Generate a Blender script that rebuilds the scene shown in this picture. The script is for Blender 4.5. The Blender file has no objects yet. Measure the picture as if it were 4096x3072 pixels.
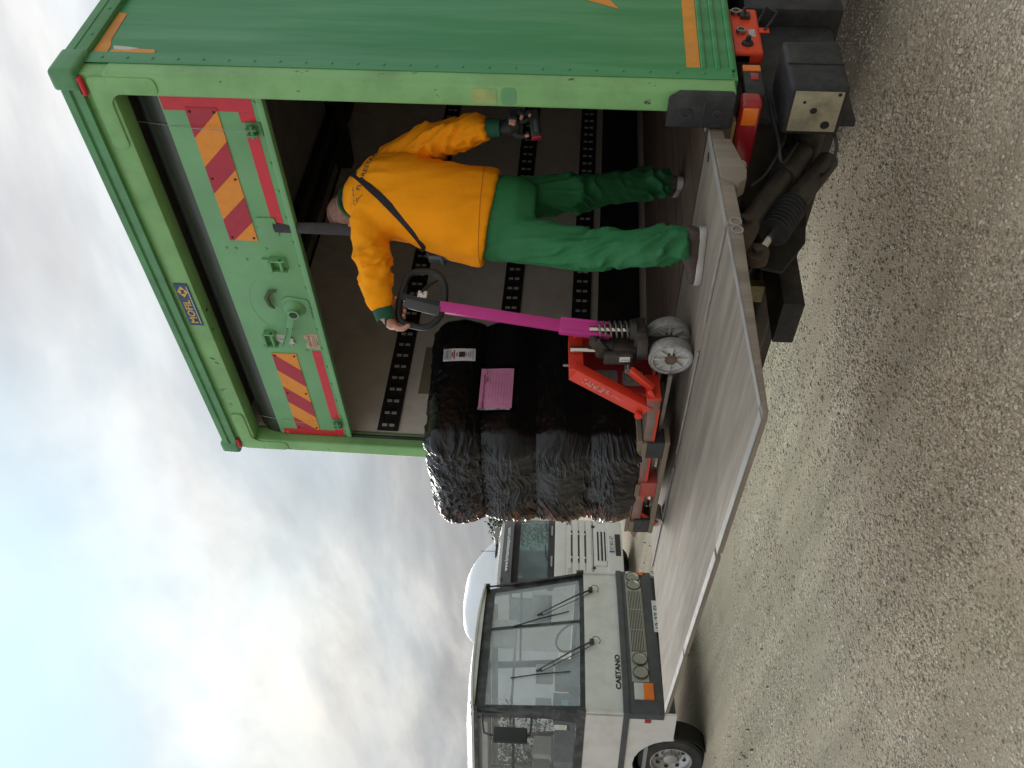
import bpy, bmesh, math, random
import numpy as np
from mathutils import Vector, Matrix
from mathutils.bvhtree import BVHTree

SC = bpy.context.scene
COL = SC.collection
random.seed(7)
R = math.radians

# ------------------------------------------------------------------ camera
cam_d = bpy.data.cameras.new('camera')
cam = bpy.data.objects.new('camera', cam_d)
COL.objects.link(cam)
SC.camera = cam
SC.render.resolution_x, SC.render.resolution_y = 1024, 768
cam_d.sensor_fit = 'HORIZONTAL'
cam_d.sensor_width = 36.0
cam_d.lens = 902.28 * 36.0 / 1024.0
cam_d.clip_start, cam_d.clip_end = 0.05, 3000.0
CR = Vector((0.6297598, 0.77521749, 0.04940068))      # to the right when the picture is held upright
CU = Vector((0.01855912, -0.07859359, 0.99673397))    # up
CF = Vector((-0.77656819, 0.62678616, 0.06388244))    # forward
CAM = Vector((1.91534, -2.97101, 1.65))
# the photograph is stored lying on its side: the picture's left is up
m3 = Matrix((-CU, CR, -CF)).transposed()
cam.matrix_world = Matrix.Translation(CAM) @ m3.to_4x4()

# ------------------------------------------------------------------ sky and sun
SUN_DIR = Vector((-0.90, 0.33, 0.30)).normalized()    # the bright gap low in the cloud
world = bpy.data.worlds.new('World')
SC.world = world
world.use_nodes = True
wn, wl = world.node_tree.nodes, world.node_tree.links
wn.clear()
def wnode(t, **k):
    n = wn.new(t)
    for a, b in k.items():
        setattr(n, a, b)
    return n
out = wnode('ShaderNodeOutputWorld')
bg = wnode('ShaderNodeBackground')
bg.inputs['Strength'].default_value = 0.10
sky = wnode('ShaderNodeTexSky', sky_type='NISHITA', sun_disc=False)
sky.sun_elevation = math.asin(SUN_DIR.z)
sky.sun_rotation = math.atan2(SUN_DIR.x, SUN_DIR.y)
sky.air_density, sky.dust_density = 1.2, 2.0
tc = wnode('ShaderNodeTexCoord')
sep = wnode('ShaderNodeSeparateXYZ')
wl.new(tc.outputs['Generated'], sep.inputs[0])
def wmath(op, a, b=None, clamp=False):
    n = wnode('ShaderNodeMath', operation=op, use_clamp=clamp)
    for i, x in enumerate((a, b)):
        if x is None: continue
        if isinstance(x, (int, float)): n.inputs[i].default_value = x
        else: wl.new(x, n.inputs[i])
    return n.outputs[0]
zc = wmath('ADD', wmath('MAXIMUM', sep.outputs[2], 0.0), 0.22)
px = wmath('DIVIDE', sep.outputs[0], zc)
py = wmath('DIVIDE', sep.outputs[1], zc)
com = wnode('ShaderNodeCombineXYZ')
wl.new(px, com.inputs[0]); wl.new(py, com.inputs[1])
def wnoise(scale, detail, rough, dist, off, stretch=(1, 1, 1), rotz=0.0):
    mp = wnode('ShaderNodeMapping')
    mp.inputs['Location'].default_value = off
    mp.inputs['Rotation'].default_value = (0, 0, rotz)
    mp.inputs['Scale'].default_value = stretch
    wl.new(com.outputs[0], mp.inputs[0])
    n = wnode('ShaderNodeTexNoise')
    n.inputs['Scale'].default_value = scale
    n.inputs['Detail'].default_value = detail
    n.inputs['Roughness'].default_value = rough
    n.inputs['Distortion'].default_value = dist
    wl.new(mp.outputs[0], n.inputs['Vector'])
    return n.outputs['Fac']
def wramp(fac, stops):
    r = wnode('ShaderNodeValToRGB')
    el = r.color_ramp.elements
    while len(el) < len(stops): el.new(0.5)
    for e, (p, c) in zip(el, stops):
        e.position = p; e.color = (*c, 1)
    wl.new(fac, r.inputs[0])
    return r.outputs[0]
cl = wnoise(0.85, 6, 0.56, 0.5, (3.1, 1.7, 0.4), (1.0, 1.9, 1), R(-24))
cl2 = wnoise(2.6, 5, 0.55, 0.3, (7.3, 2.2, 0.9), (1.0, 2.2, 1), R(-24))
mixf = wmath('ADD', wmath('MULTIPLY', cl, 0.80), wmath('MULTIPLY', cl2, 0.20))
cloud = wramp(mixf, [(0.32, (0.44, 0.455, 0.485)), (0.44, (0.55, 0.56, 0.58)), (0.52, (0.67, 0.675, 0.685)), (0.60, (0.88, 0.875, 0.865)), (0.72, (1.0, 0.995, 0.98))])
# brighter veil round the hidden sun
dot = wnode('ShaderNodeVectorMath', operation='DOT_PRODUCT')
wl.new(tc.outputs['Generated'], dot.inputs[0]); dot.inputs[1].default_value = SUN_DIR
glow = wmath('POWER', wmath('MAXIMUM', dot.outputs['Value'], 0.0), 90.0)
glowm = wmath('MULTIPLY', glow, wmath('ADD', wmath('MULTIPLY', cl2, 1.1), 0.05))
# an overcast vault is about three times as bright overhead as at the horizon
vault = wmath('ADD', wmath('MULTIPLY', wmath('MAXIMUM', sep.outputs[2], 0.0), 8.2), 3.4)
sc8 = wnode('ShaderNodeVectorMath', operation='SCALE'); wl.new(vault, sc8.inputs[3])
wl.new(cloud, sc8.inputs[0])
gcol = wnode('ShaderNodeVectorMath', operation='SCALE'); gcol.inputs[0].default_value = (3.2, 2.7, 1.7)
wl.new(glowm, gcol.inputs[3])
addc = wnode('ShaderNodeVectorMath', operation='ADD')
wl.new(sc8.outputs[0], addc.inputs[0]); wl.new(gcol.outputs[0], addc.inputs[1])
# thin spots let the blue through, mostly high up
thin = wnoise(0.7, 4, 0.5, 0.2, (11.0, 4.6, 2.0), (1, 1.5, 1), R(-24))
tf = wmath('MULTIPLY', wmath('MULTIPLY', wmath('SUBTRACT', thin, 0.43, True), 4.0, True), wmath('MULTIPLY', sep.outputs[2], 1.8, True))
mx = wnode('ShaderNodeMixRGB'); mx.blend_type = 'MIX'
wl.new(tf, mx.inputs[0]); wl.new(addc.outputs[0], mx.inputs[1])
skym = wnode('ShaderNodeVectorMath', operation='MINIMUM'); wl.new(sky.outputs[0], skym.inputs[0]); skym.inputs[1].default_value = (2.0, 2.4, 2.8)
skyb = wnode('ShaderNodeVectorMath', operation='MULTIPLY_ADD')
wl.new(skym.outputs[0], skyb.inputs[0]); skyb.inputs[1].default_value = (0.6, 0.6, 0.6); skyb.inputs[2].default_value = (3.7, 5.1, 5.9)
wl.new(skyb.outputs[0], mx.inputs[2])
wl.new(mx.outputs[0], bg.inputs['Color'])
wl.new(bg.outputs[0], out.inputs['Surface'])

sun_d = bpy.data.lights.new('sun', 'SUN')
sun_d.energy = 1.4
sun_d.angle = R(25)
sun_d.color = (1.0, 0.95, 0.87)
sun = bpy.data.objects.new('sun', sun_d)
COL.objects.link(sun)
sun.rotation_euler = SUN_DIR.to_track_quat('Z', 'Y').to_euler()
sun.location = (-20, 8, 20)

vs = SC.view_settings
vs.view_transform = 'Standard'
vs.look = 'None'
vs.gamma = 1.0
vs.use_curve_mapping = False
vs.exposure = 0.65

# ------------------------------------------------------------------ materials
MATS = {}
def mat(name, col, rough=0.5, metal=0.0, var=0.10, vs=6.0, bump=0.0, bs=80.0, spec=0.5, coat=0.0,
        dirt=None, dirt_amt=0.0, dirt_scale=3.0, stretch=(1, 1, 1), trans=0.0, emis=0.0, chips=None, chip_t=0.66, chip_s=18.0, rvar=0.12):
    """principled surface with noise in colour and gloss, optional dirt patches and paint chips"""
    if name in MATS: return MATS[name]
    m = bpy.data.materials.new(name)
    m.use_nodes = True
    nt = m.node_tree; N, L = nt.nodes, nt.links
    b = N['Principled BSDF']
    b.inputs['Roughness'].default_value = rough
    b.inputs['Metallic'].default_value = metal
    b.inputs['Specular IOR Level'].default_value = spec
    b.inputs['Coat Weight'].default_value = coat
    b.inputs['Coat Roughness'].default_value = 0.12
    if trans: b.inputs['Transmission Weight'].default_value = trans
    t = N.new('ShaderNodeTexCoord')
    mp = N.new('ShaderNodeMapping'); mp.inputs['Scale'].default_value = stretch
    L.new(t.outputs['Object'], mp.inputs[0])
    def noise(scale, detail=4, rough_=0.55):
        n = N.new('ShaderNodeTexNoise'); n.inputs['Scale'].default_value = scale
        n.inputs['Detail'].default_value = detail; n.inputs['Roughness'].default_value = rough_
        L.new(mp.outputs[0], n.inputs['Vector']); return n.outputs['Fac']
    nf = noise(vs)
    r = N.new('ShaderNodeValToRGB')
    r.color_ramp.elements[0].position = 0.3; r.color_ramp.elements[1].position = 0.7
    r.color_ramp.elements[0].color = (*[max(0, c * (1 - var)) for c in col], 1)
    r.color_ramp.elements[1].color = (*[min(1, c * (1 + var)) for c in col], 1)
    L.new(nf, r.inputs[0]); cur = r.outputs[0]
    if dirt:
        dn = noise(dirt_scale, 8, 0.65)
        dr = N.new('ShaderNodeValToRGB')
        dr.color_ramp.elements[0].position = 0.45; dr.color_ramp.elements[1].position = 0.75
        L.new(dn, dr.inputs[0])
        mu = N.new('ShaderNodeMath'); mu.operation = 'MULTIPLY'; mu.inputs[1].default_value = dirt_amt
        L.new(dr.outputs[0], mu.inputs[0])
        x = N.new('ShaderNodeMixRGB'); x.inputs[2].default_value = (*dirt, 1)
        L.new(mu.outputs[0], x.inputs[0]); L.new(cur, x.inputs[1]); cur = x.outputs[0]
    if chips:
        cn = noise(chip_s, 8, 0.7)
        cr = N.new('ShaderNodeValToRGB')
        cr.color_ramp.elements[0].position = chip_t; cr.color_ramp.elements[1].position = chip_t + 0.015
        L.new(cn, cr.inputs[0])
        x = N.new('ShaderNodeMixRGB'); x.inputs[2].default_value = (*chips, 1)
        L.new(cr.outputs[0], x.inputs[0]); L.new(cur, x.inputs[1]); cur = x.outputs[0]
    L.new(cur, b.inputs['Base Color'])
    rr = N.new('ShaderNodeMapRange'); rr.inputs[3].default_value = max(0.02, rough - rvar); rr.inputs[4].default_value = min(1, rough + rvar)
    L.new(noise(vs * 2.3), rr.inputs[0]); L.new(rr.outputs[0], b.inputs['Roughness'])
    if bump:
        bn = N.new('ShaderNodeBump'); bn.inputs['Strength'].default_value = bump; bn.inputs['Distance'].default_value = 0.004
        L.new(noise(bs, 5), bn.inputs['Height']); L.new(bn.outputs[0], b.inputs['Normal'])
    if emis:
        b.inputs['Emission Color'].default_value = (*col, 1); b.inputs['Emission Strength'].default_value = emis
    MATS[name] = m
    return m

def glass(name, tint=(0.8, 0.86, 0.85), refl=1.0, rough=0.02, haze=0.0, hazecol=(0.6, 0.6, 0.58)):
    """thin pane: tinted transparency with fresnel reflection and optional mottled diffuse haze"""
    if name in MATS: return MATS[name]
    m = bpy.data.materials.new(name); m.use_nodes = True
    N, L = m.node_tree.nodes, m.node_tree.links
    N.clear()
    o = N.new('ShaderNodeOutputMaterial')
    tr = N.new('ShaderNodeBsdfTransparent'); tr.inputs[0].default_value = (*tint, 1)
    gl = N.new('ShaderNodeBsdfGlossy'); gl.inputs['Roughness'].default_value = rough
    fr = N.new('ShaderNodeFresnel'); fr.inputs[0].default_value = 1.5
    mu = N.new('ShaderNodeMath'); mu.operation = 'MULTIPLY'; mu.inputs[1].default_value = refl; mu.use_clamp = True
    ge = N.new('ShaderNodeNewGeometry'); inv = N.new('ShaderNodeMath'); inv.operation = 'SUBTRACT'; inv.inputs[0].default_value = 1.0
    L.new(ge.outputs['Backfacing'], inv.inputs[1])
    mf = N.new('ShaderNodeMath'); mf.operation = 'MULTIPLY'
    L.new(fr.outputs[0], mf.inputs[0]); L.new(inv.outputs[0], mf.inputs[1]); L.new(mf.outputs[0], mu.inputs[0])
    mx_ = N.new('ShaderNodeMixShader')
    L.new(mu.outputs[0], mx_.inputs[0]); L.new(tr.outputs[0], mx_.inputs[1]); L.new(gl.outputs[0], mx_.inputs[2])
    cur = mx_.outputs[0]
    if haze:
        df = N.new('ShaderNodeBsdfDiffuse'); df.inputs[0].default_value = (*hazecol, 1)
        t = N.new('ShaderNodeTexCoord'); n = N.new('ShaderNodeTexNoise'); n.inputs['Scale'].default_value = 2.5; n.inputs['Detail'].default_value = 6
        L.new(t.outputs['Object'], n.inputs['Vector'])
        k = N.new('ShaderNodeMath'); k.operation = 'MULTIPLY'; k.inputs[1].default_value = haze * 2
        L.new(n.outputs['Fac'], k.inputs[0])
        m2 = N.new('ShaderNodeMixShader'); L.new(k.outputs[0], m2.inputs[0]); L.new(cur, m2.inputs[1]); L.new(df.outputs[0], m2.inputs[2]); cur = m2.outputs[0]
    L.new(cur, o.inputs[0])
    MATS[name] = m
    return m

# ------------------------------------------------------------------ mesh building
def basis(d, hint=None):
    d = Vector(d).normalized()
    h = Vector(hint) if hint is not None else (Vector((0, 0, 1)) if abs(d.z) < 0.9 else Vector((1, 0, 0)))
    a = (h - d * h.dot(d)).normalized()
    return a, d.cross(a), d

class MB:
    def __init__(s):
        s.v = []; s.f = []; s.mi = []; s.cur = 0
    def add(s, vs_, fs):
        o = len(s.v)
        s.v += [Vector(p) for p in vs_]
        for f in fs:
            s.f.append([i + o for i in f]); s.mi.append(s.cur)
        return s
    def mat(s, i):
        s.cur = i; return s
    def xf(s, M):
        s.v = [M @ p for p in s.v]; return s
    def box(s, lo, hi, M=None):
        x0, y0, z0 = lo; x1, y1, z1 = hi
        if x0 > x1: x0, x1 = x1, x0
        if y0 > y1: y0, y1 = y1, y0
        if z0 > z1: z0, z1 = z1, z0
        p = [Vector(q) for q in ((x0, y0, z0), (x1, y0, z0), (x1, y1, z0), (x0, y1, z0), (x0, y0, z1), (x1, y0, z1), (x1, y1, z1), (x0, y1, z1))]
        if M is not None: p = [M @ q for q in p]
        return s.add(p, [(0, 3, 2, 1), (4, 5, 6, 7), (0, 1, 5, 4), (1, 2, 6, 5), (2, 3, 7, 6), (3, 0, 4, 7)])
    def bar(s, p0, p1, w, h, hint=(0, 0, 1)):
        """box beam from p0 to p1: h along hint, w across"""
        p0, p1 = Vector(p0), Vector(p1)
        a, b, d = basis(p1 - p0, hint)
        q = []
        for p in (p0, p1):
            for sa, sb in ((-1, -1), (1, -1), (1, 1), (-1, 1)):
                q.append(p + a * (sa * h / 2) + b * (sb * w / 2))
        return s.add(q, [(0, 3, 2, 1), (4, 5, 6, 7), (0, 1, 5, 4), (1, 2, 6, 5), (2, 3, 7, 6), (3, 0, 4, 7)])
    def cyl(s, p0, p1, r0, r1=None, n=16, cap=True):
        return s.tube([p0, p1], [r0, r0 if r1 is None else r1], n, cap=cap)
    def tube(s, pts, r, n=8, closed=False, cap=True, hint=None, sx=1.0):
        pts = [Vector(p) for p in pts]; k = len(pts)
        if isinstance(r, (int, float)): r = [r] * k
        prev = None; rings = []
        for i in range(k):
            if closed: t = pts[(i + 1) % k] - pts[i - 1]
            else: t = pts[min(i + 1, k - 1)] - pts[max(i - 1, 0)]
            if t.length < 1e-9: t = Vector((0, 0, 1))
            a, b, d = basis(t, prev if prev is not None else hint)
            prev = a
            rings.append([pts[i] + (a * math.cos(2 * math.pi * j / n) * sx + b * math.sin(2 * math.pi * j / n)) * r[i] for j in range(n)])
        fs = []
        for i in range(k if closed else k - 1):
            i2 = (i + 1) % k
            for j in range(n):
                j2 = (j + 1) % n
                fs.append((i * n + j, i * n + j2, i2 * n + j2, i2 * n + j))
        if cap and not closed:
            fs.append(tuple(range(n - 1, -1, -1))); fs.append(tuple((k - 1) * n + j for j in range(n)))
        return s.add([p for rg in rings for p in rg], fs)
    def lathe(s, prof, c, axis, n=24, closed=False, cap0=True):
        """prof: (radius, along) pairs turned about axis through c"""
        c = Vector(c); a, b, d = basis(axis)
        vs_ = []
        for rr, t in prof:
            for j in range(n):
                an = 2 * math.pi * j / n
                vs_.append(c + d * t + (a * math.cos(an) + b * math.sin(an)) * rr)
        fs = []; k = len(prof)
        for i in range(k if closed else k - 1):
            i2 = (i + 1) % k
            for j in range(n):
                j2 = (j + 1) % n
                fs.append((i * n + j, i * n + j2, i2 * n + j2, i2 * n + j))
        if not closed:
            if cap0 and prof[0][0] > 1e-6: fs.append(tuple(range(n - 1, -1, -1)))
            if prof[-1][0] > 1e-6: fs.append(tuple((k - 1) * n + j for j in range(n)))
        return s.add(vs_, fs)
    def prism(s, poly, M, t0, t1):
        """poly in the local xy of M, extruded along its z from t0 to t1"""
        n = len(poly)
        vs_ = [M @ Vector((x, y, t0)) for x, y in poly] + [M @ Vector((x, y, t1)) for x, y in poly]
        ar = sum(poly[i][0] * poly[(i + 1) % n][1] - poly[(i + 1) % n][0] * poly[i][1] for i in range(n))
        a, b = list(range(n - 1, -1, -1)), list(range(n, 2 * n))
        sd = [(i, (i + 1) % n, n + (i + 1) % n, n + i) for i in range(n)]
        if ar < 0:
            a.reverse(); b.reverse(); sd = [tuple(reversed(q)) for q in sd]
        return s.add(vs_, [a, b] + sd)
    def sphere(s, c, r, nu=16, nv=10, M=None):
        c = Vector(c)
        if isinstance(r, (int, float)): r = (r, r, r)
        vs_ = []; fs = []
        for i in range(nv + 1):
            th = math.pi * i / nv
            for j in range(nu):
                ph = 2 * math.pi * j / nu
                p = Vector((r[0] * math.sin(th) * math.cos(ph), r[1] * math.sin(th) * math.sin(ph), r[2] * math.cos(th)))
                vs_.append(c + (M @ p if M is not None else p))
        for i in range(nv):
            for j in range(nu):
                j2 = (j + 1) % nu
                fs.append((i * nu + j, (i + 1) * nu + j, (i + 1) * nu + j2, i * nu + j2))
        return s.add(vs_, fs)
    def grid(s, nu, nv, fn, thick=None):
        """sheet from fn(u,v) with u,v in 0..1; thick = vector to the back face"""
        p = [Vector(fn(i / nu, j / nv)) for j in range(nv + 1) for i in range(nu + 1)]
        w = nu + 1
        fs = [(j * w + i, j * w + i + 1, (j + 1) * w + i + 1, (j + 1) * w + i) for j in range(nv) for i in range(nu)]
        if thick is None: return s.add(p, fs)
        n = len(p); t = Vector(thick)
        p2 = p + [q + t for q in p]
        fs2 = fs + [tuple(n + i for i in reversed(f)) for f in fs]
        rim = [j for j in range(w)] + [j * w + nu for j in range(1, nv + 1)] + [nv * w + i for i in range(nu - 1, -1, -1)] + [j * w for j in range(nv - 1, 0, -1)]
        for a, b in zip(rim, rim[1:] + rim[:1]): fs2.append((b, a, n + a, n + b))
        return s.add(p2, fs2)
    def mesh(s, name, mats, smooth=None, bevel=0.0, seg=2, blim=40):
        me = bpy.data.meshes.new(name)
        me.from_pydata([tuple(p) for p in s.v], [], s.f)
        for m in mats: me.materials.append(m)
        if len(mats) > 1: me.polygons.foreach_set('material_index', s.mi)
        bm = bmesh.new(); bm.from_mesh(me)
        bmesh.ops.remove_doubles(bm, verts=bm.verts, dist=1e-6)
        bmesh.ops.recalc_face_normals(bm, faces=bm.faces)
        if bevel:
            ed = [e for e in bm.edges if len(e.link_faces) == 2 and e.calc_face_angle(0) > R(blim)]
            bmesh.ops.bevel(bm, geom=ed, offset=bevel, segments=seg, profile=0.6, affect='EDGES', clamp_overlap=True)
        bm.to_mesh(me); bm.free()
        if smooth is not None:
            me.polygons.foreach_set('use_smooth', [True] * len(me.polygons))
            me.set_sharp_from_angle(angle=R(smooth))
        return me
    def build(s, name, m, parent=None, smooth=None, bevel=0.0, seg=2, blim=40, **props):
        if not isinstance(m, (list, tuple)): m = [m]
        if parent is not None:
            inv = ROOT[parent.name].inverted() if parent.name in ROOT and not s_local.get(parent.name, False) else None
            if inv is not None:
                s.v = [inv @ p for p in s.v]
        me = s.mesh(name, m, smooth, bevel, seg, blim)
        return link(name, me, parent, **props)

ROOT = {}       # root name -> world matrix
s_local = {}    # root name -> True when its parts are modelled in the root's own frame
def link(name, me, parent=None, label=None, kind=None, cat=None, group=None):
    o = bpy.data.objects.new(name, me)
    COL.objects.link(o)
    if parent is not None:
        o.parent = parent
        # a part passes its root's frame on to its own sub-parts
        if parent.name in ROOT:
            ROOT[o.name] = ROOT[parent.name]; s_local[o.name] = s_local.get(parent.name, False)
    if label: o['label'] = label
    if kind: o['kind'] = kind
    if cat: o['category'] = cat
    if group: o['group'] = group
    return o
def thing(name, M, label, cat, local=False, group=None):
    o = bpy.data.objects.new(name, None)
    o.empty_display_size = 0.2
    COL.objects.link(o)
    if not isinstance(M, Matrix): M = Matrix.Translation(Vector(M))
    o.matrix_world = M
    ROOT[o.name] = M.copy(); s_local[o.name] = local
    o['label'] = label; o['category'] = cat
    if group: o['group'] = group
    return o
def inst(name, me, parent, M):
    """another object on shared mesh data, M in the root's own frame"""
    o = link(name, me, parent)
    o.matrix_local = M
    return o
def Mx(x, y, z, o):
    """matrix from axis vectors and origin"""
    m = Matrix((Vector(x), Vector(y), Vector(z))).transposed().to_4x4()
    m.translation = Vector(o)
    return m
REAR = lambda x, y, z: Mx((1, 0, 0), (0, 0, 1), (0, -1, 0), (x, y, z))     # plane facing -y, x to the right
SIDE = lambda x, y, z: Mx((0, 1, 0), (0, 0, 1), (1, 0, 0), (x, y, z))      # plane facing +x

def text_poly(body, w, h, bold=0.0, depth=0.0, shear=0.0):
    """letters as a mesh centred on the origin, scaled to w x h"""
    cu = bpy.data.curves.new('lettering', 'FONT')
    cu.body = body; cu.size = 1.0; cu.offset = bold; cu.extrude = depth; cu.shear = shear
    cu.resolution_u = 3
    ob = bpy.data.objects.new('lettering', cu); COL.objects.link(ob)
    dg = bpy.context.evaluated_depsgraph_get()
    me = bpy.data.meshes.new_from_object(ob.evaluated_get(dg))
    bpy.data.objects.remove(ob); bpy.data.curves.remove(cu)
    vs_ = [v.co.copy() for v in me.vertices]; fs = [tuple(p.vertices) for p in me.polygons]
    bpy.data.meshes.remove(me)
    x0, x1 = min(v.x for v in vs_), max(v.x for v in vs_); y0, y1 = min(v.y for v in vs_), max(v.y for v in vs_)
    sx = w / (x1 - x0); sy = h / (y1 - y0) if h else sx
    return [Vector(((v.x - (x0 + x1) / 2) * sx, (v.y - (y0 + y1) / 2) * sy, v.z)) for v in vs_], fs
def lettering(name, body, w, h, M, m, parent, bold=0.0, shear=0.0, bend=None):
    vs_, fs = text_poly(body, w, h, bold, 0.0, shear)
    mb = MB(); mb.add([M @ v for v in vs_], fs)
    if bend: mb.v = [bend(p) for p in mb.v]
    if parent.name in ROOT and not s_local[parent.name]:
        inv = ROOT[parent.name].inverted(); mb.v = [inv @ p for p in mb.v]
    me = bpy.data.meshes.new(name); me.from_pydata([tuple(p) for p in mb.v], [], mb.f); me.materials.append(m)
    return link(name, me, parent)

# gradient-free lattice noise for sculpting (vectorised)
_rng = np.random.RandomState(11)
_PT = _rng.rand(64, 64, 64)
def nz(P):
    P = np.asarray(P, float); i = np.floor(P).astype(int); f = P - i
    f = f * f * (3 - 2 * f); r = 0
    for dx in (0, 1):
        for dy in (0, 1):
            for dz in (0, 1):
                w = (f[:, 0] if dx else 1 - f[:, 0]) * (f[:, 1] if dy else 1 - f[:, 1]) * (f[:, 2] if dz else 1 - f[:, 2])
                r = r + w * _PT[(i[:, 0] + dx) % 64, (i[:, 1] + dy) % 64, (i[:, 2] + dz) % 64]
    return r
def fbm(P, o=3):
    a, s, t = 0.5, 0.0, 0.0
    P = np.asarray(P, float)
    for k in range(o):
        s = s + a * nz(P * 2 ** k + 7.3 * k); t += a; a *= 0.5
    return s / t
def ridge(P, o=3):
    return 1 - np.abs(2 * fbm(P, o) - 1) * 2

# ------------------------------------------------------------------ ground: a gently sloping gravel yard
GA = Vector((math.sin(-0.327), math.cos(-0.327), 0))
def gz(x, y):
    return 0.026 * ((x + 8.3) * GA.x + (y - 0.17) * GA.y)
YA, YB, YN = Vector((-0.32109, 0.94669, 0.02599)), Vector((-0.94701, -0.3212, 0.0)), Vector((0.00835, -0.02461, 0.99966))
def yard(x, y, z=0.0):
    """frame of a vehicle parked square in the yard: x along its front, y to its rear"""
    return Mx(YA.normalized(), YB.normalized(), YN.normalized(), (x, y, gz(x, y) + z))
def ground_material():
    m = bpy.data.materials.new('gravel_ground'); m.use_nodes = True
    N, L = m.node_tree.nodes, m.node_tree.links
    b = N['Principled BSDF']; b.inputs['Roughness'].default_value = 0.93; b.inputs['Specular IOR Level'].default_value = 0.2
    t = N.new('ShaderNodeTexCoord')
    def vor(s, feat='F1'):
        n = N.new('ShaderNodeTexVoronoi'); n.inputs['Scale'].default_value = s; n.feature = feat
        L.new(t.outputs['Object'], n.inputs['Vector']); return n
    def noi(s, d=5):
        n = N.new('ShaderNodeTexNoise'); n.inputs['Scale'].default_value = s; n.inputs['Detail'].default_value = d
        L.new(t.outputs['Object'], n.inputs['Vector']); return n.outputs['Fac']
    v1 = vor(85); v2 = vor(170)
    r = N.new('ShaderNodeValToRGB'); e = r.color_ramp.elements
    e[0].position = 0.0; e[0].color = (0.27, 0.23, 0.175, 1); e[1].position = 1.0; e[1].color = (0.74, 0.65, 0.52, 1)
    q = e.new(0.35); q.color = (0.44, 0.36, 0.26, 1); q = e.new(0.7); q.color = (0.60, 0.505, 0.375, 1)
    sp = N.new('ShaderNodeSeparateXYZ'); L.new(v1.outputs['Color'], sp.inputs[0]); L.new(sp.outputs[0], r.inputs[0])
    r2 = N.new('ShaderNodeValToRGB'); e = r2.color_ramp.elements
    e[0].color = (0.39, 0.325, 0.24, 1); e[1].color = (0.61, 0.51, 0.38, 1)
    sp2 = N.new('ShaderNodeSeparateXYZ'); L.new(v2.outputs['Color'], sp2.inputs[0]); L.new(sp2.outputs[1], r2.inputs[0])
    pt = N.new('ShaderNodeValToRGB'); pt.color_ramp.elements[0].position = 0.42; pt.color_ramp.elements[1].position = 0.58
    L.new(noi(1.1, 6), pt.inputs[0])
    mx_ = N.new('ShaderNodeMixRGB'); L.new(pt.outputs[0], mx_.inputs[0]); L.new(r.outputs[0], mx_.inputs[1]); L.new(r2.outputs[0], mx_.inputs[2])
    # damp moss and trodden clay
    mo = N.new('ShaderNodeValToRGB'); mo.color_ramp.elements[0].position = 0.56; mo.color_ramp.elements[1].position = 0.74
    L.new(noi(1.9, 7), mo.inputs[0])
    k = N.new('ShaderNodeMath'); k.operation = 'MULTIPLY'; k.inputs[1].default_value = 0.34; L.new(mo.outputs[0], k.inputs[0])
    mm = N.new('ShaderNodeMixRGB'); mm.inputs[2].default_value = (0.26, 0.235, 0.125, 1)
    L.new(k.outputs[0], mm.inputs[0]); L.new(mx_.outputs[0], mm.inputs[1])
    cl_ = N.new('ShaderNodeValToRGB'); cl_.color_ramp.elements[0].position = 0.5; cl_.color_ramp.elements[1].position = 0.7
    L.new(noi(0.55, 4), cl_.inputs[0])
    k2 = N.new('ShaderNodeMath'); k2.operation = 'MULTIPLY'; k2.inputs[1].default_value = 0.35; L.new(cl_.outputs[0], k2.inputs[0])
    mc = N.new('ShaderNodeMixRGB'); mc.inputs[2].default_value = (0.44, 0.35, 0.245, 1)
    L.new(k2.outputs[0], mc.inputs[0]); L.new(mm.outputs[0], mc.inputs[1])
    # old wheel tracks, packed and paler, running past the parked vehicles
    mp = N.new('ShaderNodeMapping'); mp.inputs['Rotation'].default_value = (0, 0, R(-20)); mp.inputs['Scale'].default_value = (0.10, 1.5, 1)
    L.new(t.outputs['Object'], mp.inputs[0])
    tn = N.new('ShaderNodeTexNoise'); tn.inputs['Scale'].default_value = 1.6; tn.inputs['Detail'].default_value = 5; L.new(mp.outputs[0], tn.inputs['Vector'])
    trk = N.new('ShaderNodeValToRGB'); trk.color_ramp.elements[0].position = 0.38; trk.color_ramp.elements[0].color = (0.74, 0.73, 0.70, 1); trk.color_ramp.elements[1].position = 0.62; trk.color_ramp.elements[1].color = (1.08, 1.06, 1.02, 1)
    L.new(tn.outputs['Fac'], trk.inputs[0])
    mt = N.new('ShaderNodeMixRGB'); mt.blend_type = 'MULTIPLY'; mt.inputs[0].default_value = 0.75
    L.new(mc.outputs[0], mt.inputs[1]); L.new(trk.outputs[0], mt.inputs[2]); L.new(mt.outputs[0], b.inputs['Base Color'])
    ad = N.new('ShaderNodeMath'); ad.operation = 'ADD'; L.new(v1.outputs['Distance'], ad.inputs[0]); L.new(noi(220, 3), ad.inputs[1])
    bn = N.new('ShaderNodeBump'); bn.inputs['Strength'].default_value = 0.6; bn.inputs['Distance'].default_value = 0.012; bn.invert = True
    L.new(ad.outputs[0], bn.inputs['Height']); L.new(bn.outputs[0], b.inputs['Normal'])
    return m

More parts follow.
